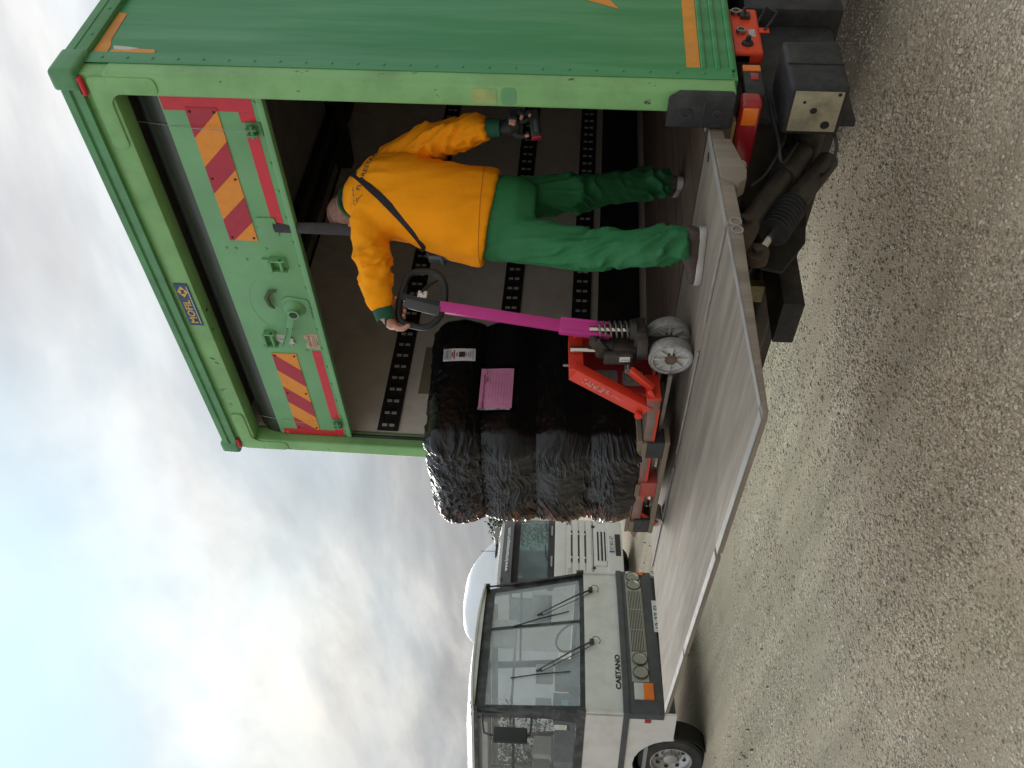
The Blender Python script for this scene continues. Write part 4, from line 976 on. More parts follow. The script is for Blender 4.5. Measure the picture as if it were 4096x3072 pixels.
# chassis: top bridge, slanting side plates down to the forks, back plate
def dual(fn):
    for s in (-1, 1): fn(s)
hx = -0.15                                      # heel of the forks
TZ = 0.505
mb = MB(); mb.box((-0.105, -0.095, TZ - 0.055), (-0.045, 0.095, TZ + 0.006)); bridge = mb.xf(J).build('chassis_bridge', RED, PT, smooth=40, bevel=0.005)
MB().cyl((-0.075, -0.05, TZ), (-0.075, -0.05, TZ + 0.03), 0.006, n=10).xf(J).build('bridge_screw', STEEL, bridge, smooth=40)
for s in (-1, 1):
    top, bot = Vector((-0.075, s * 0.088, TZ - 0.015)), Vector((hx - 0.085, s * 0.162, 0.175))
    mb = MB(); mb.bar(top, bot, 0.030, 0.092, (1, 0, 0.35)); mb.bar(top + Vector((0.044, 0, 0.0)), bot + Vector((0.044, 0, 0)), 0.042, 0.010, (1, 0, 0.35))
    sp_ = mb.xf(J).build('chassis_side', RED, PT, smooth=40, bevel=0.003)
    if s < 0:
        MB().cyl(bot + Vector((-0.015, -0.010, 0.035)), bot + Vector((-0.015, -0.028, 0.035)), 0.017, n=18).xf(J).build('pivot_cap', RED, sp_, smooth=40, bevel=0.002)
        d = (bot - top).normalized(); a_, b_, c_ = basis(d, (1, 0, 0.35))
        mid = top.lerp(bot, 0.30)
        nrm = Vector((0, -1, 0)); ydir = nrm.cross(d).normalized(); nn = d.cross(ydir)
        M_ = J @ Mx(d, ydir, nn, mid + nn * 0.0195)
        lettering('brand_print', 'TAMLIFT', 0.13, 0.030, M_, mat('faded_print', (0.62, 0.36, 0.30), 0.7, var=0.25, vs=40, chips=(0.60, 0.05, 0.03), chip_t=0.52, chip_s=70), sp_, bold=0.01)
        M2_ = J @ Mx(d, ydir, nn, top.lerp(bot, 0.56) + nn * 0.0195)
        lettering('brand_print', 'PALLET TRUCK', 0.085, 0.012, M2_, MATS['faded_print'], sp_)
MB().prism([(-0.155, 0.15), (0.155, 0.15), (0.075, TZ - 0.03), (-0.075, TZ - 0.03)], Mx((0, 1, 0), (0, 0, 1), (1, 0, 0), (-0.155, 0, 0)), -0.006, 0.006).xf(J).build('back_plate', DRED, PT, bevel=0.001)
for y0, y1, z0, z1 in ((-0.085, -0.015, 0.30, 0.40), (-0.10, -0.02, 0.19, 0.28)):
    MB().prism(rounded([(y0, z0), (y1, z0), (y1, z1), (y0, z1)], 0.012), Mx((0, 1, 0), (0, 0, 1), (1, 0, 0), (-0.148, 0, 0)), 0.0, 0.0012).xf(J).build('worn_decal', mat('decal_silver', (0.23, 0.20, 0.18), 0.5, 0.3, var=0.2, vs=40), PT)
# forks
FB, FT = 0.122, 0.170
for s in (-1, 1):
    yo, yi = s * 0.178, s * 0.045
    mb = MB(); mb.prism([(hx, FB), (hx, FT + 0.012), (-0.30, FT), (-1.22, FT), (-1.30, FT - 0.022), (-1.30, FB + 0.008), (-1.20, FB)], Mx((1, 0, 0), (0, 0, 1), (0, -1, 0), (0, 0, 0)), -max(yo, yi), -min(yo, yi))
    fk = mb.xf(J).build('fork', FORK, PT, smooth=40, bevel=0.006)
    MB().box((hx - 0.001, min(yo, yi), FB + 0.001), (hx + 0.012, max(yo, yi), FT + 0.014)).xf(J).build('heel_plate', RED, fk, bevel=0.003)
    mb = MB(); mb.box((-0.95, min(yo, yi) - 0.0006, FB - 0.0006), (hx - 0.06, max(yo, yi) + 0.0006, FB + 0.010)); mb.xf(J).build('red_flange', RED, fk)
    MB().cyl((-1.18, s * 0.068, 0.040), (-1.18, s * 0.160, 0.040), 0.038, n=24).xf(J).build('load_roller', NYL, fk, smooth=40)
    mb = MB(); mb.bar((-1.18, s * 0.062, 0.04), (-1.08, s * 0.062, FB + 0.02), 0.008, 0.04); mb.bar((-1.18, s * 0.166, 0.04), (-1.08, s * 0.166, FB + 0.02), 0.008, 0.04); mb.bar((-1.10, s * 0.058, FB - 0.005), (-1.10, s * 0.170, FB - 0.005), 0.02, 0.02); mb.xf(J).build('roller_fork', RED, fk)
    MB().bar((-0.06, s * 0.11, 0.09), (-1.10, s * 0.11, 0.10), 0.02, 0.016).xf(J).build('push_rod', STEEL, PT)
    mb = MB(); mb.bar((-0.03, s * 0.105, 0.265), (-0.12, s * 0.13, 0.165), 0.020, 0.052, (1, 0, 0.6)); mb.bar((-0.12, s * 0.13, 0.17), (-0.17, s * 0.15, 0.14), 0.022, 0.060, (1, 0, 0.6)); rk = mb.xf(J).build('rocker_arm', RED, PT, smooth=40, bevel=0.004)
    MB().cyl((-0.03, s * 0.092, 0.268), (-0.03, s * 0.120, 0.268), 0.014, n=16).xf(J).build('rocker_pin', STEEL, rk, smooth=40)
MB().bar((-0.03, -0.12, 0.268), (-0.03, 0.12, 0.268), 0.026, 0.022).xf(J).build('rocker_shaft', CAST, PT, bevel=0.003)

# ---- half pallet lifted on the forks
PO = on_platform(-1.765, -0.305, FT + 0.004 - 0.144 + 0.022)      # bottom centre
PA = thing('wooden_pallet', PO, 'weathered wooden half pallet with red middle blocks lifted under the wrapped load', 'pallet')
WOOD = mat('pallet_wood', (0.22, 0.165, 0.11), 0.8, var=0.22, vs=5, stretch=(3, 18, 18), dirt=(0.15, 0.13, 0.09), dirt_amt=0.6, dirt_scale=5, bump=0.2, bs=60)
WOOD2 = mat('pallet_wood_red', (0.42, 0.055, 0.045), 0.75, var=0.15, vs=9, dirt=(0.30, 0.16, 0.11), dirt_amt=0.5, dirt_scale=8)
BLKP = mat('black_block', (0.035, 0.035, 0.037), 0.55, var=0.3, vs=25, bump=0.3, bs=70)
PL2, PW2 = 0.40, 0.305
for y in (-0.225, -0.13, 0.0, 0.13, 0.225)[::1]:
    w = 0.05 if abs(y) < 0.2 else 0.072
    MB().box((-PL2, y - w, 0.122), (PL2, y + w, 0.1435)).xf(Matrix.Scale(1, 4)).xf(PO).build('top_board', WOOD, PA, bevel=0.002) if abs(y) != 0.13 else MB().box((-PL2, y - 0.028, 0.122), (PL2, y + 0.028, 0.1435)).xf(PO).build('top_board', WOOD, PA, bevel=0.002)
for x in (-PL2 + 0.06, 0, PL2 - 0.06): MB().box((x - 0.05, -PW2, 0.100), (x + 0.05, PW2, 0.1218)).xf(PO).build('cross_board', WOOD, PA, bevel=0.002)
for y in (-PW2 + 0.045, 0, PW2 - 0.045): MB().box((-PL2, y - 0.045, 0.0), (PL2, y + 0.045, 0.021)).xf(PO).build('bottom_board', WOOD, PA, bevel=0.002)
for i, x in enumerate((-PL2 + 0.06, 0.0, PL2 - 0.07)):
    for y in (-PW2 + 0.045, 0.0, PW2 - 0.045):
        m_ = (BLKP, WOOD2, BLKP)[i]
        mb = MB(); mb.box((x - 0.06, y - 0.04, 0.0212), (x + 0.06, y + 0.04, 0.0998))
        if m_ is BLKP:
            for k in range(3): mb.box((x - 0.055, y - 0.0425 if y < 0 else y + 0.039, 0.03 + k * 0.024), (x + 0.055, y - 0.039 if y < 0 else y + 0.0425, 0.036 + k * 0.024))
        mb.xf(PO).build('block', m_, PA, bevel=0.003 if m_ is not BLKP else 0)

# ---- the load: boxes in four tiers under black stretch film
LO = on_platform(-1.745, -0.215, FT + 0.004 + 0.0225 - 0.048)
LD = thing('wrapped_load', LO, 'stack of boxes wrapped in crumpled glossy black stretch film on the pallet', 'wrapped load')
def film_material():
    m = bpy.data.materials.new('black_film'); m.use_nodes = True
    N, L = m.node_tree.nodes, m.node_tree.links
    b = N['Principled BSDF']; b.inputs['Roughness'].default_value = 0.2; b.inputs['Specular IOR Level'].default_value = 0.34
    t = N.new('ShaderNodeTexCoord')
    def noi(s, d, st, ro=0.6):
        mp = N.new('ShaderNodeMapping'); mp.inputs['Scale'].default_value = st
        L.new(t.outputs['Object'], mp.inputs[0])
        n = N.new('ShaderNodeTexNoise'); n.inputs['Scale'].default_value = s; n.inputs['Detail'].default_value = d; n.inputs['Roughness'].default_value = ro
        L.new(mp.outputs[0], n.inputs['Vector']); return n.outputs['Fac']
    r = N.new('ShaderNodeValToRGB'); e = r.color_ramp.elements
    e[0].position = 0.50; e[0].color = (0.0045, 0.004, 0.0045, 1); e[1].position = 0.78; e[1].color = (0.17, 0.065, 0.028, 1)
    q = e.new(0.64); q.color = (0.022, 0.011, 0.008, 1)
    g = N.new('ShaderNodeSeparateXYZ'); L.new(t.outputs['Object'], g.inputs[0])
    mr = N.new('ShaderNodeMapRange'); mr.inputs[1].default_value = 0.05; mr.inputs[2].default_value = -0.32; mr.inputs[3].default_value = -0.12; mr.inputs[4].default_value = 0.21
    L.new(g.outputs[0], mr.inputs[0])
    ad = N.new('ShaderNodeMath'); ad.operation = 'ADD'; L.new(noi(7, 6, (1.2, 1.2, 2.6)), ad.inputs[0]); L.new(mr.outputs[0], ad.inputs[1])
    L.new(ad.outputs[0], r.inputs[0]); L.new(r.outputs[0], b.inputs['Base Color'])
    rr = N.new('ShaderNodeMapRange'); rr.inputs[3].default_value = 0.05; rr.inputs[4].default_value = 0.24
    L.new(noi(9, 4, (1, 1, 4)), rr.inputs[0]); L.new(rr.outputs[0], b.inputs['Roughness'])
    bn = N.new('ShaderNodeBump'); bn.inputs['Strength'].default_value = 0.4; bn.inputs['Distance'].default_value = 0.006
    L.new(noi(40, 6, (0.30, 0.30, 2.8)), bn.inputs['Height']); L.new(bn.outputs[0], b.inputs['Normal'])
    return m
def make_load():
    hw, hd, H, rc = 0.350, 0.398, 1.010, 0.09
    NU, NV = 560, 400
    # outline of the rounded footprint by arc length
    segs = []
    def arc(cx, cy, a0):
        return [(cx + rc * math.cos(a0 + i * math.pi / 2 / 16), cy + rc * math.sin(a0 + i * math.pi / 2 / 16)) for i in range(17)]
    pl = arc(hw - rc, hd - rc, 0) + arc(-hw + rc, hd - rc, math.pi / 2) + arc(-hw + rc, -hd + rc, math.pi) + arc(hw - rc, -hd + rc, 3 * math.pi / 2)
    pl = np.array(pl + [pl[0]]); dl = np.r_[0, np.cumsum(np.hypot(*np.diff(pl, axis=0).T))]; per = dl[-1]
    u = np.arange(NU) / NU * per
    ox, oy = np.interp(u, dl, pl[:, 0]), np.interp(u, dl, pl[:, 1])
    tx, ty = np.roll(ox, -1) - np.roll(ox, 1), np.roll(oy, -1) - np.roll(oy, 1); ln = np.hypot(tx, ty); nx, ny = ty / ln, -tx / ln
    V = []
    CAPR = 60
    for j in range(NV + CAPR):
        if j < NV:
            z = H * j / (NV - 1); sh = 1.0
            top = max(0, (z - (H - 0.06)) / 0.06)
            inset = 0.045 * top ** 2.2
        else:
            k = (j - NV + 1) / CAPR; z = H + 0.012 * math.sin(k * 1.5); inset = 0.045; sh = 1 - k
        tier = (z / H) * 4.05
        fr = tier % 1.0
        bulge = 0.034 * (math.sin(math.pi * fr) ** 0.9 - 0.6)
        if z / H > 0.745: bulge += 0.004
        bot = max(0, 1 - z / 0.10); inset += 0.006 * bot ** 1.6
        P3 = np.c_[ox * 9, oy * 9, np.full(NU, z * 9.0)]
        # pulled film: ridges run round the load, gathered between the tiers; the top tier is loosely crumpled
        fan = 0.25 * np.sin(u * 9 + j * 0.01)
        w1 = np.clip(ridge(np.c_[u * 8.0, np.full(NU, z * 62) + 13 * nz(np.c_[u * 2.2, u * 0 + z * 3.0, u * 0 + 1.0]) + 3 * nz(P3 * 0.8), np.full(NU, 2.0)], 3), -0.2, 1); w1 = np.sign(w1) * np.abs(w1) ** 3.5
        w2 = ridge(np.c_[u * 15, np.full(NU, z * 22), np.full(NU, 5.0)] + 1.6 * nz(P3 * 0.9)[:, None], 4)
        w3 = fbm(P3 * 1.1, 4) - 0.5
        tp = 1 / (1 + math.exp(-(z - 0.72) * 60))
        face = 0.24 + 0.76 * np.clip(0.35 - 0.9 * ny - 0.75 * nx, 0, 1)   # film is tightest on the side towards the truck
        d = bulge - inset + face * ((1 - tp) * (0.0085 * (w1 - 0.15) * np.clip(5.0 * nz(P3 * 0.55 + 5) - 2.0, 0.06, 1.5)) + tp * (0.015 * (w2 - 0.3)) + 0.003 * (w2 - 0.3)) + 0.016 * w3
        x = (ox + nx * d) * (sh if j >= NV else 1); y = (oy + ny * d) * (sh if j >= NV else 1)
        zz = np.full(NU, z) + (0.02 * w3 * tp if j < NV else (0.02 * w3 + 0.012 * (ridge(np.c_[x * 14, y * 14, x * 0 + 3], 3) - 0.4)))
        V.append(np.c_[x, y, zz])
    V = np.concatenate(V); NT = NV + CAPR - 1
    i = np.arange(NU); i2 = (i + 1) % NU
    F = np.concatenate([np.c_[j * NU + i, j * NU + i2, (j + 1) * NU + i2, (j + 1) * NU + i] for j in range(NT)])
    me = bpy.data.meshes.new('film_wrap')
    me.vertices.add(len(V)); me.vertices.foreach_set('co', V.ravel())
    me.loops.add(F.size); me.loops.foreach_set('vertex_index', F.ravel())
    me.polygons.add(len(F)); me.polygons.foreach_set('loop_start', np.arange(len(F)) * 4); me.polygons.foreach_set('loop_total', np.full(len(F), 4))
    me.update(); me.validate()
    me.polygons.foreach_set('use_smooth', [True] * len(me.polygons))
    me.materials.append(film_material())
    o = link('film_wrap', me, LD)
    return o, V, F
film, FV, FF = make_load()
FBVH = BVHTree.FromPolygons([tuple(p) for p in FV], [tuple(f) for f in FF])
LINV = LO.inverted()
def stick(name, w, h, c, m, off=0.004, nx=8, ny=8, rot=0.0, curl=0.0):
    """a sheet laid on the load's face towards +x, following the film loosely"""
    c = LINV @ Vector(c); mb = MB()
    def f(u, v):
        a, b = (u - 0.5) * w, (v - 0.5) * h
        y, z = c.y + a * math.cos(rot) - b * math.sin(rot), c.z + a * math.sin(rot) + b * math.cos(rot)
        hit = FBVH.ray_cast(Vector((2, y, z)), Vector((-1, 0, 0)))[0]
        x = (hit.x if hit else 0.3)
        return (x, y, z)
    pts = [[Vector(f(i / nx, j / ny)) for i in range(nx + 1)] for j in range(ny + 1)]
    xm = max(p.x for r in pts for p in r)
    mb.grid(nx, ny, lambda u, v: pts[int(round(v * ny))][int(round(u * nx))] * 0.3 + Vector((xm, pts[int(round(v * ny))][int(round(u * nx))].y, pts[int(round(v * ny))][int(round(u * nx))].z)) * 0.7 + Vector((off + curl * (abs(u - 0.5) * 2) ** 3, 0, 0)), (-0.0008, 0, 0))
    s_local[LD.name] = True
    o = mb.build(name, m, LD, smooth=60)
    s_local[LD.name] = False
    return o, (xm, c, rot)
def on_sheet(info, a, b, off): 
    xm, c, rot = info
    return Vector((xm + off, c.y + a * math.cos(rot) - b * math.sin(rot), c.z + a * math.sin(rot) + b * math.cos(rot)))
def sheet_text(parent, info, body, w, h, a, b, m, off=0.0052):
    xm, c, rot = info
    M_ = Mx((0, math.cos(rot), math.sin(rot)), (0, -math.sin(rot), math.cos(rot)), (1, 0, 0), on_sheet(info, a, b, off))
    vs_, fs = text_poly(body, w, h, 0.01)
    me = bpy.data.meshes.new('print'); me.from_pydata([tuple(M_ @ v) for v in vs_], [], fs); me.materials.append(m)
    return link('sheet_print', me, parent)
def sheet_bar(parent, info, w, h, a, b, m, name='print_line', off=0.0048):
    xm, c, rot = info
    M_ = Mx((0, math.cos(rot), math.sin(rot)), (0, -math.sin(rot), math.cos(rot)), (1, 0, 0), on_sheet(info, a, b, off))
    vs_ = [M_ @ Vector((sx * w / 2, sy * h / 2, 0)) for sx, sy in ((-1, -1), (1, -1), (1, 1), (-1, 1))]
    me = bpy.data.meshes.new(name); me.from_pydata([tuple(v) for v in vs_], [], [(0, 1, 2, 3)]); me.materials.append(m)
    return link(name, me, parent)
INK = mat('ink_grey', (0.10, 0.095, 0.10), 0.6); PINKINK = mat('ink_maroon', (0.35, 0.06, 0.12), 0.6)
WPAP = mat('white_label', (0.68, 0.67, 0.68), 0.55, var=0.05)
PPAP = mat('pink_paper', (0.62, 0.24, 0.40), 0.5, var=0.06, vs=12, bump=0.2, bs=20)
sold, si = stick('address_label', 0.078, 0.155, (-1.36, -0.152, 2.188), WPAP, rot=0.02)
sheet_bar(sold, si, 0.068, 0.032, 0, 0.058, mat('label_grey_band', (0.42, 0.46, 0.47), 0.55), 'label_band', 0.0046)
sheet_text(sold, si, 'Sold by', 0.050, 0.017, 0.0, 0.058, INK, 0.0054)
for i, (w, b) in enumerate(((0.03, 0.034), (0.058, 0.025), (0.024, 0.012))): sheet_bar(sold, si, w, 0.006, 0, b, PINKINK)
sheet_bar(sold, si, 0.034, 0.030, 0.0, -0.013, mat('label_picture', (0.05, 0.025, 0.035), 0.6, var=0.6, vs=60), 'label_picture')
for i, (w, b) in enumerate(((0.02, -0.035), (0.03, -0.045), (0.04, -0.054), (0.066, -0.066))): sheet_bar(sold, si, w, 0.0026, 0, b, INK)
pouch, pi_ = stick('document_pouch', 0.285, 0.180, (-1.36, -0.338, 1.992), glass('pouch_film', (0.75, 0.72, 0.76), 0.6, 0.25), off=0.0035, rot=-0.03, nx=12)
doc, di = stick('pink_delivery_note', 0.236, 0.155, (-1.36, -0.342, 1.992), PPAP, off=0.0048, rot=-0.03, nx=12)
wht, wi = stick('white_sheet_edge', 0.014, 0.150, (-1.36, -0.463, 1.994), WPAP, off=0.0044, rot=-0.03)
PLN = mat('faint_print', (0.30, 0.09, 0.17), 0.6)
for i in range(9):
    sheet_bar(doc, di, 0.19 - 0.03 * (i % 3), 0.0012, -0.005 + 0.01 * (i % 2), 0.045 - i * 0.014, PLN, off=0.0064)
sheet_bar(doc, di, 0.030, 0.010, 0.045, 0.045, PLN, off=0.0066); sheet_bar(doc, di, 0.036, 0.003, 0.092, 0.048, INK, off=0.0068); sheet_text(doc, di, 'OP 3', 0.022, 0.007, 0.096, 0.036, PLN, 0.0070)
for x in (-0.10, -0.04, 0.02, 0.08): sheet_bar(doc, di, 0.0010, 0.09, x, -0.02, PLN, off=0.0066)
# =================================================================== the worker
PE = thing('person', (-0.62, 0.07, 1.165), 'worker seen from behind in orange sweatshirt and green trousers pulling the pallet truck', 'person')
V3 = lambda *a: Vector(a)
SKIN = mat('skin', (0.52, 0.25, 0.18), 0.5, var=0.12, vs=30, bump=0.06, bs=180)
SHIRT = mat('orange_sweatshirt', (0.95, 0.325, 0.004), 0.85, var=0.05, vs=9, bump=0.42, bs=42, spec=0.2)
TROU = mat('green_trousers', (0.020, 0.145, 0.046), 0.7, var=0.15, vs=7, bump=0.5, bs=38, spec=0.3, dirt=(0.06, 0.17, 0.085), dirt_amt=0.35, dirt_scale=5)
RIB = mat('green_ribbing', (0.010, 0.085, 0.042), 0.85, var=0.12, vs=20, bump=0.3, bs=160)
SHOE = mat('brown_suede', (0.075, 0.05, 0.040), 0.8, var=0.2, vs=20, bump=0.15, bs=200)
SOLE = mat('shoe_sole', (0.42, 0.38, 0.34), 0.7, var=0.12, vs=20, dirt=(0.2, 0.17, 0.15), dirt_amt=0.5)
SOCK = mat('dark_sock', (0.035, 0.037, 0.042), 0.9, var=0.15)
GLOVE = mat('black_glove', (0.022, 0.021, 0.024), 0.7, var=0.2, vs=30, bump=0.2, bs=200)

FACE = Vector((-0.90, 0.43, 0)).normalized()     # where the chest points
RGT = Vector((0.43, 0.90, 0)).normalized()       # the worker's right

def oval(mb, pts, lat, n=28, cap=True):
    """loft: pts = (centre, half width along lat, half depth); flat caps"""
    rings = []
    for i, (c, a, b) in enumerate(pts):
        t = Vector(pts[min(i + 1, len(pts) - 1)][0]) - Vector(pts[max(i - 1, 0)][0])
        t.normalize(); l = (lat - t * lat.dot(t)).normalized(); d = t.cross(l)
        rings.append([Vector(c) + l * a * math.copysign(abs(math.cos(x)) ** 0.85, math.cos(x)) + d * b * math.copysign(abs(math.sin(x)) ** 0.85, math.sin(x)) for x in [2 * math.pi * k / n for k in range(n)]])
    fs = []
    for i in range(len(pts) - 1):
        for j in range(n): fs.append((i * n + j, i * n + (j + 1) % n, (i + 1) * n + (j + 1) % n, (i + 1) * n + j))
    fs += [tuple(range(n - 1, -1, -1)), tuple((len(pts) - 1) * n + j for j in range(n))]
    mb.add([p for r in rings for p in r], fs)
def limb(mb, pts, n=16, balls=True):
    """tapered limb through (point, radius), rounded at the joints"""
    for (p, r), (q, s) in zip(pts, pts[1:]):
        mb.tube([p, q], [r, s], n)
    if balls:
        for p, r in pts[1:-1]: mb.sphere(p, r * 0.995, n, 10)
def fuse(mb, voxel, smooth_it=4, factor=0.5):
    """one continuous skin over overlapping solids"""
    me = mb.mesh('fuse', [])
    ob = bpy.data.objects.new('fuse', me); COL.objects.link(ob)
    md = ob.modifiers.new('r', 'REMESH'); md.mode = 'VOXEL'; md.voxel_size = voxel; md.use_smooth_shade = True
    if smooth_it:
        ms = ob.modifiers.new('s', 'SMOOTH'); ms.iterations = smooth_it; ms.factor = factor
    dg = bpy.context.evaluated_depsgraph_get()
    res = bpy.data.meshes.new_from_object(ob.evaluated_get(dg))
    bpy.data.objects.remove(ob); bpy.data.meshes.remove(me)
    return res
def coords(me):
    a = np.empty(len(me.vertices) * 3); me.vertices.foreach_get('co', a); return a.reshape(-1, 3)
def normals(me):
    a = np.empty(len(me.vertices) * 3); me.vertices.foreach_get('normal', a); return a.reshape(-1, 3)
def put(name, me, m, parent, P=None):
    if P is not None:
        inv = np.array(ROOT[parent.name].inverted()); P = P @ inv[:3, :3].T + inv[:3, 3]
        me.vertices.foreach_set('co', P.ravel()); me.update()
    me.materials.clear(); me.materials.append(m)
    me.polygons.foreach_set('use_smooth', [True] * len(me.polygons))
    return link(name, me, parent)
def folds(P, Nn, segs):
    """cloth folds: segs = (p0, p1, amplitude, folds per metre, twist, focus 0..1, width)"""
    disp = np.zeros(len(P))
    for p0, p1, amp, fr, tw, focus, wd in segs:
        p0, p1 = np.array(p0), np.array(p1); d = p1 - p0; L = np.linalg.norm(d); d /= L
        rel = P - p0; s = rel @ d; rad = rel - s[:, None] * d
        a = np.cross(d, [0.3, 0.1, 1.0]); a /= np.linalg.norm(a); b = np.cross(d, a)
        ang = np.arctan2(rad @ b, rad @ a)
        near = np.exp(-np.clip(np.linalg.norm(rad, axis=1) - wd, 0, 1) ** 2 / 0.0018) * np.exp(-np.clip(np.abs(s - L / 2) - L / 2, 0, 1) ** 2 / 0.001)
        w = np.exp(-((s / L - focus) / 0.30) ** 2) * 0.85 + 0.25
        q = np.c_[s * fr + tw * np.sin(ang + 1.3) + 1.2 * nz(P * 9), np.cos(ang) * 1.1, np.sin(ang) * 1.1 + 4]
        rg = np.clip(ridge(q, 2), -0.3, 1); disp += amp * w * near * (np.sign(rg) * np.abs(rg) ** 1.7 - 0.22)
    return P + Nn * disp[:, None]

J_ = dict(hem=V3(-0.634, -0.009, 2.020), waist=V3(-0.615, 0.0, 2.162), mid=V3(-0.604, 0.033, 2.296), chest=V3(-0.618, 0.086, 2.443), upper=V3(-0.648, 0.130, 2.560), neck=V3(-0.695, 0.146, 2.655), head=V3(-0.792, 0.180, 2.702),
          Lsh=V3(-0.690, -0.025, 2.566), Lel=V3(-0.719, -0.259, 2.497), Lfo=V3(-0.761, -0.401, 2.452), Lwr=V3(-0.790, -0.455, 2.428), Rsh=V3(-0.578, 0.290, 2.520), Rel=V3(-0.443, 0.265, 2.287), Rfo=V3(-0.356, 0.233, 2.089), Rwr=V3(-0.343, 0.224, 2.018),
          Rhip=V3(-0.612, 0.095, 2.00), Rknee=V3(-0.656, 0.190, 1.69), Rcalf=V3(-0.728, 0.345, 1.48), Rank=V3(-0.780, 0.462, 1.255), Lhip=V3(-0.662, -0.095, 1.985), Lknee=V3(-0.562, -0.257, 1.57), Lcalf=V3(-0.497, -0.312, 1.385), Lank=V3(-0.450, -0.312, 1.235))
G_ = J_
# ---- body: torso, neck, head, arms, hands and legs as one skin
bd = MB()
oval(bd, [(G_['hem'] + V3(0, 0, -0.08), 0.15, 0.10), (G_['waist'], 0.14, 0.095), (G_['chest'], 0.155, 0.10), (G_['upper'], 0.14, 0.085), (G_['neck'], 0.058, 0.058), (G_['neck'] + V3(-0.035, 0.012, 0.045), 0.055, 0.055)], RGT)
hd_up = (G_['head'] - G_['neck']).normalized()
HX, HY, HZ = RGT, None, None
hz_ = (hd_up * 0.75 + V3(0, 0, 0.35)).normalized(); hf = (FACE - hz_ * FACE.dot(hz_)).normalized(); hr = hf.cross(hz_)
HM = Matrix((hr, hf, hz_)).transposed()
hc = G_['head']
bd.sphere(hc, (0.079, 0.096, 0.108), 26, 18, HM)
bd.sphere(hc + HM @ V3(0, 0.030, -0.070), (0.058, 0.066, 0.060), 18, 12, HM)        # jaw
bd.sphere(hc + HM @ V3(0, 0.098, -0.028), (0.013, 0.020, 0.024), 10, 8, HM)         # nose
bd.sphere(hc + HM @ V3(0, 0.085, -0.085), (0.026, 0.016, 0.010), 10, 8, HM)         # mouth
for s in (-1, 1):
    bd.sphere(hc + HM @ V3(s * 0.083, -0.004, -0.020), (0.010, 0.022, 0.032), 12, 10, HM)   # ears
    bd.sphere(hc + HM @ V3(s * 0.030, 0.080, 0.004), (0.018, 0.016, 0.011), 10, 8, HM)      # brow
limb(bd, [(G_['Lsh'], 0.048), (G_['Lel'], 0.037), (G_['Lfo'], 0.031), (G_['Lwr'] + V3(-0.008, -0.01, -0.004), 0.027)])
limb(bd, [(G_['Rsh'], 0.048), (G_['Rel'], 0.037), (G_['Rfo'], 0.030), (G_['Rwr'], 0.026)])
limb(bd, [(G_['Rhip'], 0.075), (G_['Rknee'], 0.052), (G_['Rcalf'], 0.05), (G_['Rank'], 0.032)])
limb(bd, [(G_['Lhip'], 0.075), (G_['Lknee'], 0.052), (G_['Lcalf'], 0.05), (G_['Lank'], 0.032)])
# left hand closed over the loop of the handle
pw_ = V3(-0.800, -0.466, 2.418); pk = V3(-0.838, -0.470, 2.392)
bd.tube([V3(-0.794, -0.455, 2.428), pw_, V3(-0.822, -0.470, 2.404), pk], [0.027, 0.028, 0.032, 0.028], 12, sx=0.75)
for i, (k0, k1, k2, k3) in enumerate((
        (V3(-0.838, -0.472, 2.400), V3(-0.842, -0.445, 2.376), V3(-0.822, -0.432, 2.352), V3(-0.806, -0.438, 2.352)),
        (V3(-0.836, -0.462, 2.402), V3(-0.838, -0.424, 2.384), V3(-0.818, -0.408, 2.353), V3(-0.798, -0.414, 2.350)),
        (V3(-0.830, -0.456, 2.406), V3(-0.828, -0.404, 2.394), V3(-0.808, -0.386, 2.356), V3(-0.786, -0.394, 2.352)),
        (V3(-0.822, -0.452, 2.412), V3(-0.814, -0.396, 2.410), V3(-0.788, -0.374, 2.400), V3(-0.768, -0.374, 2.392)))):
    limb(bd, [(k0, 0.0125), (k1, 0.0105), (k2, 0.0095), (k3, 0.0085)], 10); bd.sphere(k3, 0.0085, 10, 8)
limb(bd, [(V3(-0.812, -0.474, 2.402), 0.0145), (V3(-0.822, -0.496, 2.372), 0.0125), (V3(-0.822, -0.498, 2.345), 0.0115), (V3(-0.812, -0.488, 2.325), 0.010)], 10); bd.sphere(V3(-0.812, -0.488, 2.325), 0.010, 10, 8)
# right hand round the scanner
rp = V3(-0.335, 0.225, 1.950)
bd.tube([G_['Rwr'], V3(-0.340, 0.223, 1.990), V3(-0.335, 0.226, 1.955), V3(-0.328, 0.236, 1.925)], [0.026, 0.027, 0.036, 0.030], 12, sx=0.7)
RF = [(V3(-0.318, 0.250, 1.958), V3(-0.290, 0.252, 1.950), V3(-0.292, 0.222, 1.946), V3(-0.304, 0.207, 1.949)),
      (V3(-0.322, 0.252, 1.942), V3(-0.290, 0.254, 1.934), V3(-0.292, 0.222, 1.930), V3(-0.307, 0.205, 1.934)),
      (V3(-0.320, 0.252, 1.928), V3(-0.284, 0.256, 1.912), V3(-0.280, 0.238, 1.900), V3(-0.293, 0.223, 1.905)),
      (V3(-0.322, 0.250, 1.920), V3(-0.292, 0.262, 1.890), V3(-0.284, 0.258, 1.872), V3(-0.300, 0.246, 1.868)),
      (V3(-0.350, 0.210, 1.945), V3(-0.362, 0.200, 1.915), V3(-0.360, 0.196, 1.892), V3(-0.353, 0.193, 1.875))]
for k in RF:
    limb(bd, [(k[0], 0.0115), (k[1], 0.0105), (k[2], 0.0095), (k[3], 0.0085)], 10); bd.sphere(k[3], 0.0088, 10, 8)
body = fuse(bd, 0.0048, 3)
body_o = put('body', body, SKIN, PE, coords(body))
